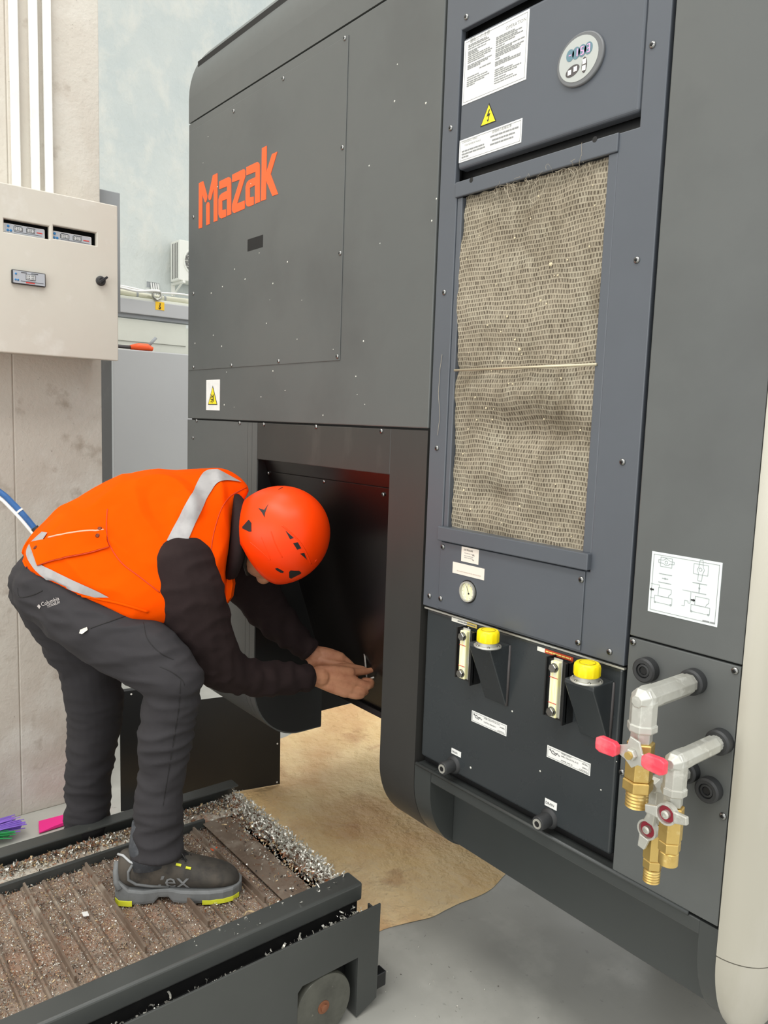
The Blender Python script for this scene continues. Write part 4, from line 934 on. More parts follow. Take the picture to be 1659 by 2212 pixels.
# ================================================================== the worker
from mathutils.bvhtree import BVHTree
LAT = (FWD*.94-RIGHT*.34).normalized()
LAT = Vector((LAT.x, LAT.y, 0)).normalized()
def q4(t): px, py, D, r = t; return PD(px, py, D), r*D/FPX
def catmull(seq, n=5):
    out = []; m = len(seq)
    for i in range(m-1):
        p0 = np.array(seq[max(i-1,0)], float); p1 = np.array(seq[i], float); p2 = np.array(seq[i+1], float); p3 = np.array(seq[min(i+2,m-1)], float)
        for k in range(n):
            t = k/n; out.append(.5*((2*p1)+(-p0+p2)*t+(2*p0-5*p1+4*p2-p3)*t*t+(-p0+3*p1-3*p2+p3)*t**3))
    out.append(np.array(seq[-1], float)); return out
def limb(mb, seq, k=1.0, seg=20, n=4, ends=True):
    S = [q4(tuple(s)) for s in catmull(seq, n)]; pts = [s[0] for s in S]; rad = [s[1]*k for s in S]
    if ends:                                    # rounded ends
        d0 = (pts[0]-pts[1]).normalized(); d1 = (pts[-1]-pts[-2]).normalized()
        pre = [(pts[0]+d0*rad[0]*c, rad[0]*math.sqrt(1-c*c)) for c in (.95,.75,.4)]; post = [(pts[-1]+d1*rad[-1]*c, rad[-1]*math.sqrt(1-c*c)) for c in (.4,.75,.95)]
        pts = [p for p, _ in pre]+pts+[p for p, _ in post]; rad = [r for _, r in pre]+rad+[r for _, r in post]
    mb.tube(pts, rad, seg)
def ball(mb, t, k=1.0, sc=(1,1,1)):
    p, r = q4(t); r *= k
    mb.rings([[p+Vector((math.cos(a)*math.sin(b)*sc[0], math.sin(a)*math.sin(b)*sc[1], math.cos(b)*sc[2]))*r for a in [2*math.pi*j/16 for j in range(16)]] for b in [math.pi*(i+.15)/10.3 for i in range(11)]])
def section_loft(mb, secs, seg=32, n=4, k=1.0, e=2.3):
    R = []
    for s in catmull(secs, n):
        A = PD(s[0], s[1], s[4]); Bq = PD(s[2], s[3], s[4]); c = (A+Bq)/2; a = (A-Bq)/2*k; w = s[5]*k
        ring_ = []
        for j in range(seg):
            t = 2*math.pi*j/seg; ct, st = math.cos(t), math.sin(t)
            ring_.append(c+a*(abs(ct)**(2/e)*(1 if ct >= 0 else -1))+LAT*w*(abs(st)**(2/e)*(1 if st >= 0 else -1)))
        R.append(ring_)
    mb.rings(R); return R
def solid(mb, voxel, smooth=3, fac=.5):
    me = mb.mesh('tmp'); bm = bmesh.new(); bm.from_mesh(me); bmesh.ops.recalc_face_normals(bm, faces=bm.faces); bm.to_mesh(me); bm.free()
    o = bpy.data.objects.new('tmp', me); COL.objects.link(o)
    r = o.modifiers.new('r', 'REMESH'); r.mode = 'VOXEL'; r.voxel_size = voxel; r.adaptivity = 0
    s = o.modifiers.new('s', 'SMOOTH'); s.iterations = smooth; s.factor = fac
    out = bpy.data.meshes.new_from_object(o.evaluated_get(bpy.context.evaluated_depsgraph_get()))
    COL.objects.unlink(o); bpy.data.objects.remove(o); out.materials.clear(); return out
def wrinkle(me, fn):
    n = len(me.vertices); co = np.empty(n*3); me.vertices.foreach_get('co', co); no = np.empty(n*3)
    me.vertices.foreach_get('normal', no); co = co.reshape(-1,3); no = no.reshape(-1,3)
    d = np.array([fn(Vector(c)) for c in co]); co = co+no*d[:,None]; me.vertices.foreach_set('co', co.ravel()); me.update()
def bvh(me):
    return BVHTree.FromPolygons([v.co.copy() for v in me.vertices], [tuple(p.vertices) for p in me.polygons])
def cast(T, px, py, off=.002, D=None):
    d = ray(px, py).normalized(); h = T.ray_cast(CAM, d)
    if h[0] is not None: nn = h[1] if h[1].dot(d) < 0 else -h[1]; return h[0]+nn*off
    p = PD(px, py, D or 2.0); h = T.find_nearest(p); return h[0]+(h[1])*off
def near(T, p, off): h = T.find_nearest(p); return h[0]+h[1]*off
def patch(T, rows, off, nu=8, nv=24, thick=.0015):
    # rows: list of (left px, right px) pairs down the strip
    mb = MB(); vs_ = []; L_ = catmull([(*a, *b) for (a, b) in rows], max(2, nv//(len(rows)-1)))
    for s in L_:
        for i in range(nu+1):
            t = i/nu; vs_.append(cast(T, s[0]+(s[2]-s[0])*t, s[1]+(s[3]-s[1])*t, off))
    m = nu+1
    mb.add(vs_, [(j*m+i, j*m+i+1, (j+1)*m+i+1, (j+1)*m+i) for j in range(len(L_)-1) for i in range(nu)])
    return mb
def line_on(T, pts, r, off=.0005, n=6, seg=6):
    return MB().tube([cast(T, p[0], p[1], off) for p in catmull(pts, n)], r, seg)

m_skin = M('skin', srgb(196,138,104), 0.5, var=((30, srgb(176,116,86), 0.45, 0.7), (9, srgb(206,150,122), 0.5, 0.75)), bump=((160, .12, .0012),))
m_vest = M('hi_vis_orange', srgb(240,76,0), 0.9, var=((2.2, srgb(244,86,0), 0.4, 0.7),), bump=((500, .08, .0006),), spec=.05)
m_fleece = M('black_fleece', srgb(40,30,30), 0.95, var=((6, srgb(48,37,36), 0.45, 0.7),), bump=((24, .25, .006), (600, .25, .0008)), spec=.2)
m_trou = M('trouser_cloth', srgb(54,52,54), 0.85, var=((3, srgb(48,46,48), 0.42, 0.7),), bump=((20, .2, .006), (700, .12, .0005)), spec=.25)
m_refl = M('reflective_tape', srgb(164,161,160), 0.5, var=((30, srgb(150,147,147), 0.45, 0.7),))
m_helm = M('helmet_orange', srgb(255,62,2), 0.36, var=((4, srgb(255,70,2), 0.4, 0.7),), spec=.3)
m_strap = M('strap_black', srgb(26,24,24), 0.6)
m_zip = M('zip_metal', srgb(200,196,184), .35, metal=.8)

NTHIGH = [(120,1270,1.95,84), (185,1325,1.90,82), (262,1380,1.87,77), (330,1424,1.855,70), (374,1470,1.85,64)]
NSHIN = [(374,1470,1.85,63), (367,1535,1.86,59), (358,1605,1.87,57), (348,1680,1.88,50), (343,1740,1.885,48), (340,1795,1.89,53), (338,1845,1.89,56)]
FTHIGH = [(105,1275,2.08,78), (150,1362,2.11,66), (190,1440,2.14,60), (206,1515,2.15,57)]
FSHIN = [(206,1515,2.15,57), (202,1575,2.16,53), (194,1650,2.17,48), (189,1730,2.18,46), (186,1800,2.19,46), (184,1850,2.19,44)]
NARM = [(394,1226,1.925,72), (407,1285,1.925,78), (426,1340,1.94,70), (448,1395,1.965,60), (476,1440,2.00,50), (522,1459,2.06,43), (577,1466,2.12,38), (627,1466,2.17,32), (664,1463,2.21,27)]
FARM = [(515,1180,2.27,64), (545,1260,2.29,56), (574,1312,2.30,46), (622,1362,2.31,36), (668,1404,2.325,25)]
TORSO = [(48,1195,345,1330,2.00,.205), (66,1163,370,1336,2.00,.205), (118,1112,410,1333,2.01,.200), (200,1055,445,1322,2.03,.185), (300,1022,475,1305,2.06,.178), (400,1012,486,1270,2.09,.166), (468,1014,474,1232,2.11,.138), (508,1032,468,1182,2.12,.100), (532,1056,482,1134,2.125,.058)]

# ---- body (one continuous mesh)
HC = PD(608, 1150, 2.06)
def frame(a, b, c): return RIGHT*a+UP*b-FWD*c
HU = frame(.80,.38,.46).normalized(); HF = frame(.42,-.90,.02); HF = (HF-HU*HF.dot(HU)).normalized(); HS = HF.cross(HU)
def HP(s, f, u): return HC+HS*s+HF*f+HU*u
body = MB()
for seq, k in ((NTHIGH,.84), (NSHIN[:5],.74), (FTHIGH,.84), (FSHIN,.80), (NARM,.72), (FARM,.74)): limb(body, seq, k)
ball(body, (112,1262,2.0,84), .85)
section_loft(body, [(95,1170,330,1290,2.00,.140), (200,1085,425,1285,2.03,.135), (320,1050,455,1265,2.06,.128), (410,1048,468,1230,2.09,.11), (472,1064,472,1180,2.12,.07)], e=2.1)
limb(body, [(498,1135,2.11,34), (540,1160,2.10,42), (575,1165,2.07,44)], 1.0)       # neck
def ell(mb, c, ax, seg=24, n=16):
    mb.rings([[c+ax[0]*math.cos(a)*math.sin(b)+ax[1]*math.sin(a)*math.sin(b)+ax[2]*math.cos(b) for a in [2*math.pi*j/seg for j in range(seg)]] for b in [math.pi*(i+.12)/(n+.24) for i in range(n+1)]])
ell(body, HP(0,0,.0), (HS*.074, HF*.096, HU*.100))                                    # skull
ell(body, HP(0,.035,-.075), (HS*.060, HF*.066, HU*.075))                             # face and jaw
ell(body, HP(0,.088,-.115), (HS*.022, HF*.020, HU*.020))                             # chin
ell(body, HP(0,.106,-.060), (HS*.013, HF*.018, HU*.026))                             # nose
ell(body, HP(0,.094,-.092), (HS*.022, HF*.010, HU*.008))                             # lips
for s in (-1, 1):
    ell(body, HP(s*.032,.086,-.030), (HS*.016, HF*.010, HU*.008))                    # brow
    ell(body, HP(s*.076,-.012,-.050), (HS*.008, HF*.018, HU*.030))                   # ear
    ell(body, HP(s*.080,-.018,-.035), (HS*.008, HF*.016, HU*.014))
def chain(seq, k=1.0): limb(body, seq, k, 12, 3)
chain([(640,1465,2.18,24), (668,1462,2.225,21), (692,1462,2.245,22)])                 # near wrist
chain([(688,1452,2.245,14), (722,1450,2.265,13.5), (757,1452,2.285,11)])              # metacarpals
chain([(688,1460,2.245,15), (725,1463,2.262,14.5), (766,1472,2.278,11.5)])
chain([(688,1468,2.245,14), (722,1475,2.260,13.5), (756,1488,2.272,11)])
chain([(686,1472,2.243,12), (716,1485,2.256,12), (746,1498,2.268,9.5)])
chain([(757,1452,2.285,9.5), (779,1451,2.31,8), (793,1450,2.325,7), (804,1447,2.335,5.5)])    # index
chain([(766,1472,2.278,9.5), (796,1481,2.29,9), (801,1473,2.31,8), (786,1470,2.322,7)])       # middle
chain([(756,1488,2.272,9), (784,1495,2.283,8.5), (790,1491,2.305,7.5), (777,1487,2.315,6.5)]) # ring
chain([(746,1498,2.268,8), (769,1504,2.276,7.3), (782,1503,2.284,6.2)])                        # little
chain([(700,1452,2.255,13), (738,1442,2.295,10), (768,1443,2.318,8), (786,1446,2.330,6.5)])   # thumb
chain([(640,1388,2.315,23), (664,1404,2.325,21), (684,1416,2.332,20)])                # far wrist
chain([(680,1412,2.332,18), (708,1416,2.338,17), (734,1421,2.342,13)])
chain([(680,1424,2.328,17), (706,1428,2.330,16), (735,1432,2.334,11)])
chain([(734,1419,2.342,10), (750,1430,2.346,8.5), (763,1442,2.346,7.5), (772,1450,2.34,6.5)])
chain([(736,1424,2.350,10), (754,1437,2.354,8.5), (764,1450,2.350,7.5), (768,1460,2.342,6.5)])
chain([(734,1430,2.356,9.5), (750,1444,2.360,8), (756,1457,2.354,7), (757,1466,2.346,6)])
chain([(728,1434,2.358,8.5), (740,1448,2.362,7.2), (744,1460,2.356,6.2)])
chain([(694,1428,2.318,12), (735,1436,2.322,9), (764,1442,2.328,7.2), (780,1446,2.332,6)])
bme = solid(body, .0028, 4, .5)
person = tag(ob('person', bme, m_skin, None, smooth=True), 'worker in an orange vest and helmet bending over with hands at the open machine', 'person')
for (p, q_, r_, D_) in (((801,1445), (806,1447), 3.2, 2.333),):
    pass

# ---- trousers
tr_ = MB()
limb(tr_, NTHIGH); limb(tr_, NSHIN, ends=False); limb(tr_, FTHIGH); limb(tr_, FSHIN, ends=False)
ball(tr_, (112,1262,2.0,84)); ball(tr_, (104,1268,2.06,78)); ball(tr_, (150,1225,2.0,84))
tme = solid(tr_, .0058, 3, .5)
def tw(p):
    f = noise.noise(Vector((p.x*7, p.y*7, p.z*16+2)))*.006
    g = 1-abs(noise.noise(Vector((p.x*9+4, p.y*9, p.z*30))))*2; f += max(0, g)*.006-.002
    if .26 < p.z < .50: f += .0020*math.sin(p.z*120+5*noise.noise(p*9))*min(1, max(0, (.50-p.z)/.12))*(1 if p.x > -1.95 else .3)
    return f
wrinkle(tme, tw)
trou = ob('trousers', tme, m_trou, person, smooth=True, label='dark grey work trousers')
TT = bvh(tme)
ob('pocket_seam', line_on(TT, [(196,1357), (230,1345), (262,1334), (292,1324)], .0014), m_strap, trou)
ob('zip_puller', MB().prism([cast(TT, *p, .004) for p in ((174,1367), (176,1360), (190,1355), (192,1361), (180,1369))], -FWD*.003), m_zip, trou, bevel=.0006)
ob('outer_seam', line_on(TT, [(390,1470), (386,1530), (375,1600), (362,1680), (352,1740)], .0009), m_strap, trou)
ob('knee_seam', line_on(TT, [(345,1440), (368,1450), (392,1468), (398,1480)], .0009), m_strap, trou)
ob('thigh_seam', line_on(TT, [(310,1345), (318,1380), (345,1410), (375,1425)], .0008), m_strap, trou)
ob('back_pocket', line_on(TT, [(38,1270), (40,1288), (52,1290), (75,1284), (92,1276)], .0012), m_strap, trou)
def surf_text(T, s, size_px, px, py, ang, mat, parent, name, squeeze=1.0, shear=0.0, off=.0012):
    me = textmesh(s, 1.0); c, sn = math.cos(ang), math.sin(ang)
    bm = bmesh.new(); bm.from_mesh(me); bmesh.ops.triangulate(bm, faces=bm.faces); bm.to_mesh(me); bm.free()
    for v in me.vertices:
        u = (v.co.x+shear*v.co.y)*size_px*squeeze; w = v.co.y*size_px
        v.co = cast(T, px+u*c-w*sn*-1*-1, py-(u*sn)-(w*c), off)
    me.materials.clear(); return ob(name, me, mat, parent)
m_print = M('grey_print', srgb(190,182,178), .6)
surf_text(TT, 'Columbia', 12.5, 91, 1310, math.radians(20), m_print, trou, 'brand_print', squeeze=.84)
surf_text(TT, 'TITANIUM', 9, 103, 1313.5, math.radians(20), m_print, trou, 'brand_print', squeeze=.70, shear=.2)
ob('brand_diamond', MB().prism([cast(TT, *p, .0012) for p in ((81,1309), (85,1305), (89,1310), (86,1315))], -FWD*.0005), m_print, trou)

# ---- black fleece jacket: sleeves and collar
jk = MB(); limb(jk, NARM[:-1], ends=True); limb(jk, NARM[3:], ends=False); limb(jk, FARM, ends=False); section_loft(jk, [(150,1140,400,1290,2.02,.135), (300,1066,455,1265,2.06,.135), (410,1052,468,1230,2.09,.115), (470,1066,470,1180,2.12,.075)])
jme = solid(jk, .0056, 3, .5)
def jw(p):
    f = noise.noise(p*11)*.004
    g = 1-abs(noise.noise(Vector((p.x*13, p.y*13, p.z*22+9))))*2.2; f += max(0, g)*.005-.0015
    if p.z < .95: f += .0028*math.sin((p.x*.6+p.y*.8)*130+4*noise.noise(p*12))*min(1, (.95-p.z)/.12)
    return f
wrinkle(jme, jw)
jack = ob('jacket', jme, m_fleece, person, smooth=True, label='black fleece jacket with long sleeves')
for (seq) in (NARM, FARM):
    p0, r0 = q4(seq[-1]); p1, r1 = q4(seq[-2]); d = (p0-p1).normalized(); t = Vector((0,0,1)); e1 = (t-d*t.dot(d)).normalized(); e2 = d.cross(e1); R = []
    for (h, kk) in ((-.012,1.02),(-.010,1.06),(.004,1.06),(.006,1.0),(.003,.88),(-.010,.86)): R.append([p0+d*h+(e1*math.cos(a)+e2*math.sin(a))*r0*kk for a in [2*math.pi*j/24 for j in range(24)]])
    ob('cuff', MB().rings(R, closed=True), m_fleece, jack, smooth=True)
cm = MB(); section_loft(cm, [(500,1056,480,1225,2.08,.100), (516,1066,480,1246,2.075,.104), (528,1080,491,1254,2.075,.098), (538,1092,506,1248,2.085,.084)], e=2.0)
cme = solid(cm, .005, 2, .5); ob('collar', cme, m_fleece, jack, smooth=True)

# ---- vest
vm = MB(); section_loft(vm, TORSO, e=2.2)
ball(vm, (402,1120,1.985,62)); 
vme = solid(vm, .0058, 4, .5)
def vw(p):
    f = noise.noise(p*5.5)*.008
    g = 1-abs(noise.noise(Vector((p.x*6+1, p.y*9, p.z*6))))*2.6; f += max(0, g)*.010-.003
    return f
wrinkle(vme, vw)
vest = ob('safety_vest', vme, m_vest, person, smooth=True, label='fluorescent orange safety vest')
TV = bvh(vme)
ob('reflective_stripe', patch(TV, [((470,1015), (520,1042)), ((440,1022), (478,1040)), ((415,1066), (452,1068)), ((388,1116), (425,1122)), ((360,1168), (400,1180))], .003, 8, 28), m_refl, vest, smooth=True, fix=False, label='grey shoulder stripe')
ob('reflective_stripe', patch(TV, [((92,1150), (104,1152)), ((64,1178), (84,1186)), ((60,1204), (86,1216)), ((84,1238), (118,1234)), ((122,1262), (160,1254)), ((170,1280), (205,1274)), ((206,1290), (236,1290))], .003, 6, 36), m_refl, vest, smooth=True, fix=False, label='grey hem stripe')
ob('hem_edge', line_on(TV, [(64,1168), (52,1186), (52,1212), (72,1242), (112,1268), (165,1284), (205,1292), (260,1304), (320,1322)], .0035), m_vest, vest, smooth=True)
fp = patch(TV, [((67,1174), (84,1222)), ((110,1166), (120,1210)), ((150,1155), (165,1201)), ((190,1149), (205,1192)), ((226,1146), (238,1180))], .007, 8, 24)
ob('pocket_flap', fp, m_vest, vest, smooth=True, fix=False)
ob('flap_highlight', line_on(TV, [(108,1164), (150,1154), (190,1148), (224,1148)], .0022, .006), M('edge_highlight', srgb(255,170,140), .6), vest, smooth=True)  # pale line painted as the highlight along the flap's upper edge
ob('flap_edge', line_on(TV, [(84,1222), (120,1211), (165,1202), (205,1193), (238,1181)], .0016, .005), M('seam_orange', srgb(200,60,10), .7), vest, smooth=True)
for (x, y) in ((81,1186), (214,1158), (216,1146)):
    c = cast(TV, x, y, .008); h = TV.find_nearest(c); n_ = h[1]
    ob('snap_button', MB().lathe(c-n_*.002, n_, ((.0052,0),(.0052,.0022),(.003,.0028)), 16), M('snap_brown', srgb(110,50,30), .4, metal=.5), vest, smooth=True)
ob('side_seam', line_on(TV, [(232,1100), (230,1140), (236,1175), (262,1215), (300,1245), (345,1280)], .0014), M('seam_orange', srgb(200,60,10), .7), vest, smooth=True)
ob('shoulder_seam', line_on(TV, [(536,1052), (500,1070), (478,1100), (462,1150), (455,1196)], .0012), M('seam_orange', srgb(200,60,10), .7), vest, smooth=True)
zp = [PD(496,1238,2.05), PD(497,1262,2.05), PD(494,1290,2.05), PD(487,1306,2.05)]
ob('front_flap', MB().rings([[p+RIGHT*a*.009*w_+FWD*b for (a, b) in ((-1,-.01),(1,-.01),(1,.03),(-1,.03))] for p, w_ in zip(zp, (.7,1,.8,.2))]), m_vest, vest, bevel=.002)

# ---- helmet
SA, SB, SU = .122, .131, .146
hm = MB(); R = []; seg = 64
def rim(az):                                    # polar angle where the shell ends, per azimuth (0 = front)
    c = math.cos(az); return math.radians(106+4*c*c+(8 if c < 0 else -2)*abs(c)-2*math.sin(az)**2)
def hpt(az, ph, k=1.0):
    s = math.sin(ph); e = 1.0+.020*math.exp(-((ph-.85)/.12)**2)*max(0, math.cos(az)*.4+.6)*0
    return HP(SA*k*math.sin(az)*s, SB*k*math.cos(az)*s+.004, SU*k*math.cos(ph)-.012)
for i in range(22):
    R.append([hpt(2*math.pi*j/seg, max(.02, rim(2*math.pi*j/seg)*i/21)) for j in range(seg)])
R.append([hpt(2*math.pi*j/seg, rim(2*math.pi*j/seg)+.015, .985) for j in range(seg)])
for i in range(20, -1, -3): R.append([hpt(2*math.pi*j/seg, max(.02, rim(2*math.pi*j/seg)*i/21), .965) for j in range(seg)])
hm.rings(R)
hmesh = hm.mesh('helmet'); hb = bmesh.new(); hb.from_mesh(hmesh); bmesh.ops.recalc_face_normals(hb, faces=hb.faces); hb.to_mesh(hmesh); hb.free()
TH = bvh(hmesh)
helmet = ob('helmet', hmesh, m_helm, person, smooth=True, label='orange climbing-style safety helmet with vents')
hx = lambda x, y: (500+x*.14467, 1020+y*.14467)
for pg in ([(400,535),(490,565),(550,480),(500,615),(495,675),(460,610)], [(260,708),(300,760),(300,885),(265,888),(165,840),(165,815)], [(805,870),(930,980),(875,1000)], [(920,1060),(990,1045),(1040,1135),(980,1155)], [(1025,1215),(1085,1205),(1125,1305)], [(655,1435),(690,1430),(780,1480),(770,1500),(730,1495),(665,1455)], [(880,1465),(1010,1470),(1040,1500),(1030,1515),(890,1585),(862,1570),(860,1490)], [(700,265),(770,230),(735,236)]):
    P_ = [cast(TH, *hx(*p), .0012) for p in pg]
    v_ = MB().prism(P_, -(P_[0]-HC).normalized()*.0008); vo = ob('vent', v_, m_strap, helmet)
    bmx = bmesh.new(); bmx.from_mesh(vo.data); bmesh.ops.triangulate(bmx, faces=bmx.faces); bmx.to_mesh(vo.data); bmx.free()
ob('crest_ridge', line_on(TH, [hx(*p) for p in ((750,795),(870,890),(1000,1020),(1100,1170),(1190,1375))], .0018, .0), m_helm, helmet, smooth=True)
ob('side_ridge', line_on(TH, [hx(*p) for p in ((590,880),(640,1030),(700,1160),(760,1270))], .0014, -.0003), m_helm, helmet, smooth=True)
ob('side_ridge', line_on(TH, [hx(*p) for p in ((270,1040),(400,1150),(500,1240),(580,1310),(520,1150),(440,960))], .0011, -.0003), m_helm, helmet, smooth=True)
ob('brim_crease', line_on(TH, [hx(*p) for p in ((1190,1380),(1270,1395),(1350,1370))], .0014, -.0003), m_helm, helmet, smooth=True)
TB = bvh(bme)
ob('chin_strap', MB().tube([HP(.088,.005,.0), HP(.086,.0,-.03), HP(.078,.012,-.075), HP(.060,.035,-.110), HP(.025,.062,-.142), HP(-.02,.066,-.145)], .0055, 8), m_strap, helmet, smooth=True)
ob('strap_buckle', MB().lathe(HP(.082,.006,-.055), HS, ((.009,-.003),(.009,.005),(.006,.007)), 14), m_zip, helmet, smooth=True)
ob('rear_strap', MB().tube([HP(.090,-.06,-.015), HP(.086,-.03,-.05), HP(.080,.008,-.070)], .0045, 8), m_strap, helmet, smooth=True)

# ---- shoe on the tank
def shoe(H0, T0, zb, nm, lab, detail):
    d = (T0-H0); L_ = d.length; d.normalize(); sd = Vector((d.y, -d.x, 0))          # sd points to the wearer's right
    P = lambda u, v, w: H0+d*(u*L_)+sd*v+Vector((0,0,zb-H0.z+w))
    U  = (0, .03, .10, .20, .30, .40, .50, .62, .74, .85, .93, .98, 1.0)
    HW = (.016, .029, .034, .035, .035, .036, .039, .044, .047, .045, .037, .024, .012)
    TP = (.114, .124, .127, .116, .116, .124, .113, .097, .084, .074, .063, .050, .036)
    BT = (.030, .030, .030, .028, .026, .024, .023, .022, .022, .022, .023, .024, .026)
    up = MB(); R = []
    for u, hw, tp, bt in zip(U, HW, TP, BT):
        ring_ = []
        for j in range(20):
            a = 2*math.pi*j/20; c, s = math.cos(a), math.sin(a); k = .55+.45*(1-max(0, s)) if u < .55 else .62+.38*(1-max(0, s))
            ring_.append(P(u, hw*c*(1.0 if s < 0 else k**.5), (tp+bt)/2+(tp-bt)/2*(abs(s)**.8*(1 if s > 0 else -1))))
        R.append(ring_)
    up.rings(R)
    m_sh = M('shoe_upper', srgb(62,58,52), .75, var=((9, srgb(84,76,66), .45, .68), (28, srgb(46,43,40), .5, .7)), bump=((200, .2, .001),))
    m_sole = M('shoe_sole', srgb(112,114,114), .6, var=((20, srgb(96,97,96), .45, .7),)); m_lime = M('lime_rubber', srgb(226,228,60), .5)
    ume = up.mesh('upper'); root = ob(nm, ume, m_sh, person, smooth=True, sub=1, label=lab)
    so = MB(); R = []
    for i, (u, hw) in enumerate(zip((-.02, .02, .10, .22, .30, .34, .42, .46, .52, .64, .76, .87, .95, 1.0, 1.02), (.016,.032,.038,.038,.035,.033,.034,.037,.042,.048,.051,.048,.039,.024,.012))):
        b = 0 if not (.32 < u < .45) else .013
        if u > .93: b = .006*(u-.93)/.09+.001
        t = .040 if u < .2 else (.034 if u < .5 else .032)
        if u < .03: t = .060
        R.append([P(u, hw*.96, b), P(u, hw, b+.008), P(u, hw*1.0, t-.006), P(u, hw*.93, t), P(u, -hw*.93, t), P(u, -hw, t-.006), P(u, -hw, b+.008), P(u, -hw*.96, b)])
    so.rings(R); ob('sole', so, m_sole, root, bevel=.002, fix=True)
    if detail:
        ob('outsole_tip', MB().rings([[P(u, hw*a, b) for (a, b) in ((1.02,-.001),(1.02,.010),(.6,.010),(.6,-.001))] for u, hw in ((.70,.050),(.80,.0505),(.88,.0475),(.95,.040),(1.0,.025))]), m_lime, root)
        ob('outsole_tip', MB().rings([[P(u, hw*a, b) for (a, b) in ((1.03,-.001),(1.03,.012),(.6,.012),(.6,-.001))] for u, hw in ((-.015,.020),(.02,.033),(.10,.0385),(.13,.039))]), m_lime, root)
        Tm = BVHTree.FromPolygons([v.co.copy() for v in ume.vertices], [tuple(p.vertices) for p in ume.polygons])
        def side(u, w, off=.0015):
            o = P(u, .12, w); h = Tm.ray_cast(o, -sd); return (h[0]+sd*off) if h[0] is not None else P(u, .04, w)
        ob('heel_counter', MB().tube([side(.13,.100,.001), side(.10,.085,.001), side(.10,.065,.001), side(.16,.050,.001), side(.28,.042,.001), side(.42,.036,.001)], .0035, 8), m_sole, root, smooth=True)
        ob('heel_guard', MB().tube([P(-.005,.0,.095), P(-.01,.012,.075), P(.0,.024,.055), P(.03,.033,.040)], .008, 10), m_sole, root, smooth=True)
        ob('collar_trim', MB().tube([P(.0,.004,.115), side(.05,.117,.001), side(.11,.106,.001), side(.18,.097,.001), side(.26,.101,.001), side(.33,.111,.001)], .003, 8), M('trim_pale', srgb(176,178,178), .5), root, smooth=True)
        for u in (.40, .48, .56):
            a_ = side(u, .108-.10*(u-.36)); ob('lace_tab', MB().tube([a_, a_+d*.012+Vector((0,0,-.0035))], .0032, 6), m_lime, root)
        for k, u in enumerate((.40, .46, .52, .58)):
            tp = .122-.13*(u-.38); ob('lace', MB().tube([P(u, -.024, tp-.010), P(u+.01, 0, tp+.004), P(u+.03, .026, tp-.012)], .0022, 6), m_strap, root, smooth=True)
        ob('lace', MB().tube([side(.345,.111,.003), P(.40,.024,.132), P(.42,.010,.136), P(.48,.014,.130), P(.55,.026,.109), P(.56,.030,.100)], .0017, 6), m_strap, root, smooth=True)
        ob('lace_lock', MB().tube([P(.40,-.004,.134), P(.455,.006,.131)], .0075, 10), m_strap, root, smooth=True)
        ob('tongue', MB().rings([[P(u, v, w) for (v, w) in ((-.022,t-.008),(0,t),(.022,t-.008),(.018,t-.016),(-.018,t-.016))] for u, t in ((.30,.140),(.36,.133),(.46,.121),(.58,.103))]), m_strap, root, bevel=.003)
        me = textmesh('ex', .062); bmx = bmesh.new(); bmx.from_mesh(me); bmesh.ops.triangulate(bmx, faces=bmx.faces); bmx.to_mesh(me); bmx.free()
        for v in me.vertices: v.co = side(.385+v.co.x*1.0/L_, .037+v.co.y*1.0, .0012)
        me.materials.clear(); m_tx = M('rubber_print', srgb(126,128,128), .6); ob('brand_print', me, m_tx, root)
        mb = MB(); mb.prism([side(.33,.038), side(.352,.038), side(.392,.072), side(.368,.072)], sd*.0006); ob('brand_print', mb, m_tx, root)
    return root
ZS = .2685
shoe(PZ(256,1938,ZS), PZ(517,1922,ZS), ZS, 'shoe', 'dark work shoe with grey sole on the conveyor', True)
c_ = PD(184,1850,2.19); fd = Vector((.3,.95,0)).normalized()
hh = Vector((c_.x, c_.y, 0))-fd*.08; shoe(hh, hh+fd*.285, 0.0, 'shoe', 'dark work shoe on the floor behind the tank', False)
a0 = PD(322,1838,1.89); ob('sock', MB().tube([PD(330,1780,1.89), PD(320,1830,1.885), PD(322,1868,1.885)], [.050,.046,.044], 20), M('sock_grey', srgb(64,66,70), .9, var=((80, srgb(84,86,90), .5, .7),)), person, smooth=True)
# ================================================================== small things around
hk = [PD(787,1408,2.335), PD(789,1428,2.335), PD(791,1450,2.335), PD(792.5,1464,2.335), PD(795,1467.5,2.335), PD(808,1463,2.335)]
k_ = thing('hex_key', 'thin steel hex key sticking up out of the worker\'s fingers', 'tool', tuple(hk[3])); ob('key_rod', MB().tube(hk, .0027, 6), M('bright_steel', srgb(214,212,206), .3, metal=.6), k_)
# kraft paper on the floor
def lin(y, tab):
    for (a, xa), (b, xb) in zip(tab, tab[1:]):
        if a <= y <= b: t = (y-a)/(b-a); t = t*t*(3-2*t); return xa+(xb-xa)*t
    return tab[-1][1]
FE = [(-.35,-1.66),(.148,-1.56),(.304,-1.524),(.524,-1.512),(.691,-1.55),(.95,-1.80),(1.16,-2.35)]
BE = [(-.35,-2.40),(.3,-2.66),(.6,-2.86),(.957,-3.08),(1.16,-3.02)]
mb = MB(); vv = []; nu, nv = 90, 90
for j in range(nv+1):
    y = -.35+1.51*j/nv; xa = lin(y, FE)+.006*noise.noise(Vector((y*11,0,0))); xb = lin(y, BE)+.012*noise.noise(Vector((y*9,5,0)))
    for i in range(nu+1):
        t = i/nu; x = xa+(xb-xa)*t
        z = .004+.004*abs(noise.noise(Vector((x*5, y*5, 1))))+.0035*abs(noise.noise(Vector((x*14, y*14, 4))))
        if i in (0,) or j == 0: z = .0015+.006*max(0, noise.noise(Vector((y*6, 2, 2))))
        vv.append((x, y, z))
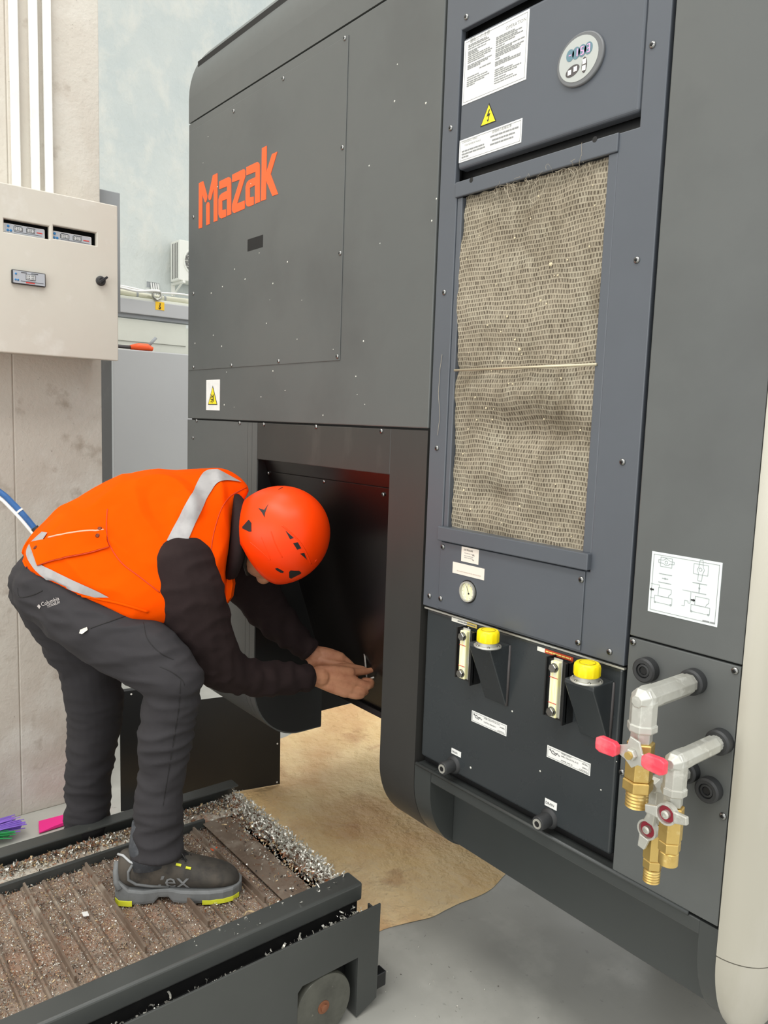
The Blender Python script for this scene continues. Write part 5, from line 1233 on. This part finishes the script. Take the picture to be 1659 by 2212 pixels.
mb.add(vv, [(j*(nu+1)+i, j*(nu+1)+i+1, (j+1)*(nu+1)+i+1, (j+1)*(nu+1)+i) for j in range(nv) for i in range(nu)])
m_kraft = M('kraft_paper', srgb(232,198,142), 0.62, var=((1.4, srgb(238,212,166), .42, .66), (1.7, srgb(208,162,112), .46, .66), (4, srgb(188,140,96), .58, .76), (50, srgb(150,110,76), .72, .8)), bump=((5, .9, .05), (14, .7, .02), (40, .4, .006)))
tag(ob('kraft_paper', mb, m_kraft, None, smooth=True, fix=False), 'large creased sheet of brown kraft paper spread under the machine', 'paper')
# removed black cover plate leaning behind the tank
A = PZ(604,1697,0); Bp = PZ(524,1711,0); d = (Bp-A).normalized(); n_ = Vector((-d.y, d.x, 0))
if n_.x < 0: n_ = -n_
cp = thing('cover_plate', 'removed flat black cover plate standing on edge behind the tank', 'panel', tuple(A+d*.4))
pt = lambda s, h: A+d*s+Vector((0,0,h))-n_*(h*.03)
Lp, Hp = .60, .455
ob('sheet', MB().prism([pt(0,.008), pt(Lp,.008), pt(Lp,Hp), pt(.40,Hp), pt(.40,.390), pt(0,.390)], n_*.004), m_blackp, cp, bevel=.0008)
ob('fold', MB().prism([pt(.40,Hp), pt(Lp,Hp), pt(Lp,Hp-.004), pt(.40,Hp-.004)], -n_*.022), m_blackp, cp)
hol = M('bright_hole', srgb(235,232,225), .6)
for (s, h) in ((.012,.018), (.012,.175), (.012,.33), (.44,.442), (.56,.442)):
    ob('rivet', MB().lathe(pt(s, h)+n_*.004, n_, ((.0035,-.001),(.0035,.0008)), 12), hol, cp)
# blue hose and white cable by the pillar
m_hose = M('blue_hose', srgb(42,98,160), .4, var=((20, srgb(36,84,140), .5, .7),))
hpx = [(-60,1030), (0,1063), (30,1090), (56,1118), (85,1152), (130,1196), (220,1236), (330,1240), (430,1200), (468,1165)]
def hx3(dx, dy, r, nm, lab, mat):
    xs = [-2.62,-2.58,-2.56,-2.54,-2.52,-2.50,-2.48,-2.47,-2.45,-2.44]
    pts = [PX(p[0]+dx, p[1]+dy, x) for p, x in zip(hpx, xs)]; pts = [Vector(v) for v in catmull([tuple(p) for p in pts], 6)]
    t = thing(nm, lab, 'hose' if 'hose' in nm else 'cable', tuple(pts[0])); ob('tube', MB().tube(pts, r, 10), mat, t, smooth=True); return t, pts
bh, bp_ = hx3(0, 0, .0092, 'air_hose', 'blue air hose hanging beside the concrete pillar', m_hose)
wh_, wp_ = hx3(-6, 9, .0055, 'white_cable', 'thin white cable strapped under the blue hose', m_pvc)
i = 22; ob('cable_joint', MB().tube([bp_[i], bp_[i+1], bp_[i+2]], .0125, 10), m_strap, bh, smooth=True)
i = 15; dd = (bp_[i+1]-bp_[i]).normalized(); ob('cable_tie', MB().tube([bp_[i]-dd*.003, bp_[i]+dd*.003], .0108, 12), m_pvc, bh)
# broom and dustpan behind the tank
br = thing('broom', 'broom head with purple and green bristles lying behind the tank', 'broom', (-2.70,-.72,0))
ob('broom_head', B(-2.76, -2.62, -.80, -.70, .015, .075), M('broom_block', srgb(120,70,170), .5), br, bevel=.008)
rb = random.Random(4)
for (px, py, col, nm) in ((48,1782,(128,92,196),'purple'), (40,1776,(150,110,210),'lilac'), (30,1772,(120,86,190),'purple'), (18,1795,(52,170,96),'green'), (10,1800,(60,180,104),'green'), (24,1798,(46,150,90),'green')):
    e = PZ(px, py, .045 if nm != 'green' else .03); s = Vector((e.x+rb.uniform(-.01,.01), -.70, .045)); mb = MB()
    for k in range(26):
        j = Vector((rb.uniform(-.020,.020), rb.uniform(-.012,.012), rb.uniform(-.014,.014))); b0 = s+j*.35; b1 = e+j
        mb.tube([b0, b0.lerp(b1,.6)+Vector((0,0,.004)), b1], .0016, 4)
    o = ob('bristle_tuft', mb, M('bristle_'+nm, srgb(*col), .5), br)
    o['kind'] = 'stuff'
dp = PZ(118,1772,.02); du = thing('dustpan', 'bright pink plastic dustpan edge showing behind the tank', 'dustpan', (dp.x, dp.y+.06, 0))
m_pk = M('pink_plastic', srgb(236,36,138), .4)
ob('pan', MB().prism([(dp.x+.03, dp.y-.06, .004), (dp.x+.02, dp.y+.16, .004), (dp.x-.04, dp.y+.17, .004), (dp.x-.05, dp.y-.04, .004)], (0,0,.004)), m_pk, du, bevel=.001)
ob('pan_wall', MB().prism([(dp.x+.030, dp.y-.06, .006), (dp.x+.020, dp.y+.16, .006), (dp.x+.020, dp.y+.16, .026), (dp.x+.028, dp.y-.01, .014)], (-.004,0,0)), m_pk, du)
ob('pan_back', MB().prism([(dp.x+.02, dp.y+.16, .006), (dp.x-.04, dp.y+.17, .006), (dp.x-.04, dp.y+.17, .03), (dp.x+.02, dp.y+.16, .026)], (0,.004,0)), m_pk, du)
# tool lying on the grey machine
tp_ = PX(312,753,XG+.0); 
ht = thing('hand_tool', 'orange-handled tool with dark rod lying on the grey machine', 'tool', (tp_.x-.06, tp_.y, ztop))
zt_ = ztop+.012; y0_ = PX(262,748,XG-.06).y; y1_ = PX(328,752,XG-.06).y; xx = XG-.05
ob('rod', MB().tube([(xx, y0_-.2, zt_+.004), (xx, y1_-.12, zt_+.004)], .010, 8), m_gdark, ht, smooth=True)
ob('handle', MB().tube([(xx, y1_-.13, zt_+.004), (xx, y1_-.08, zt_+.01), (xx, y1_-.03, zt_+.012), (xx, y1_, zt_+.004)], [.013,.022,.02,.012], 10), m_oran, ht, smooth=True)
ob('lever', MB().tube([(xx, y1_-.03, zt_+.015), (xx, y1_+.02, zt_+.07)], .009, 8), m_gbox, ht, smooth=True)
# swarf scattered on the floor
chips = MB(); rc = random.Random(21)
for k in range(150):
    p = PZ(rc.uniform(820,1500), rc.uniform(1900,2212), 0)
    if p.y > .25 or p.x < -1.5 and p.y > .1: continue
    drop(p.x, p.y, .0015, rc.random() < .25, 0 if rc.random() < .6 else 2, .55)
so_ = ob('floor_swarf', chips, m_ch, None, fix=False); tag(so_, 'scattered metal chips on the bare floor', 'chips', None, 'stuff')
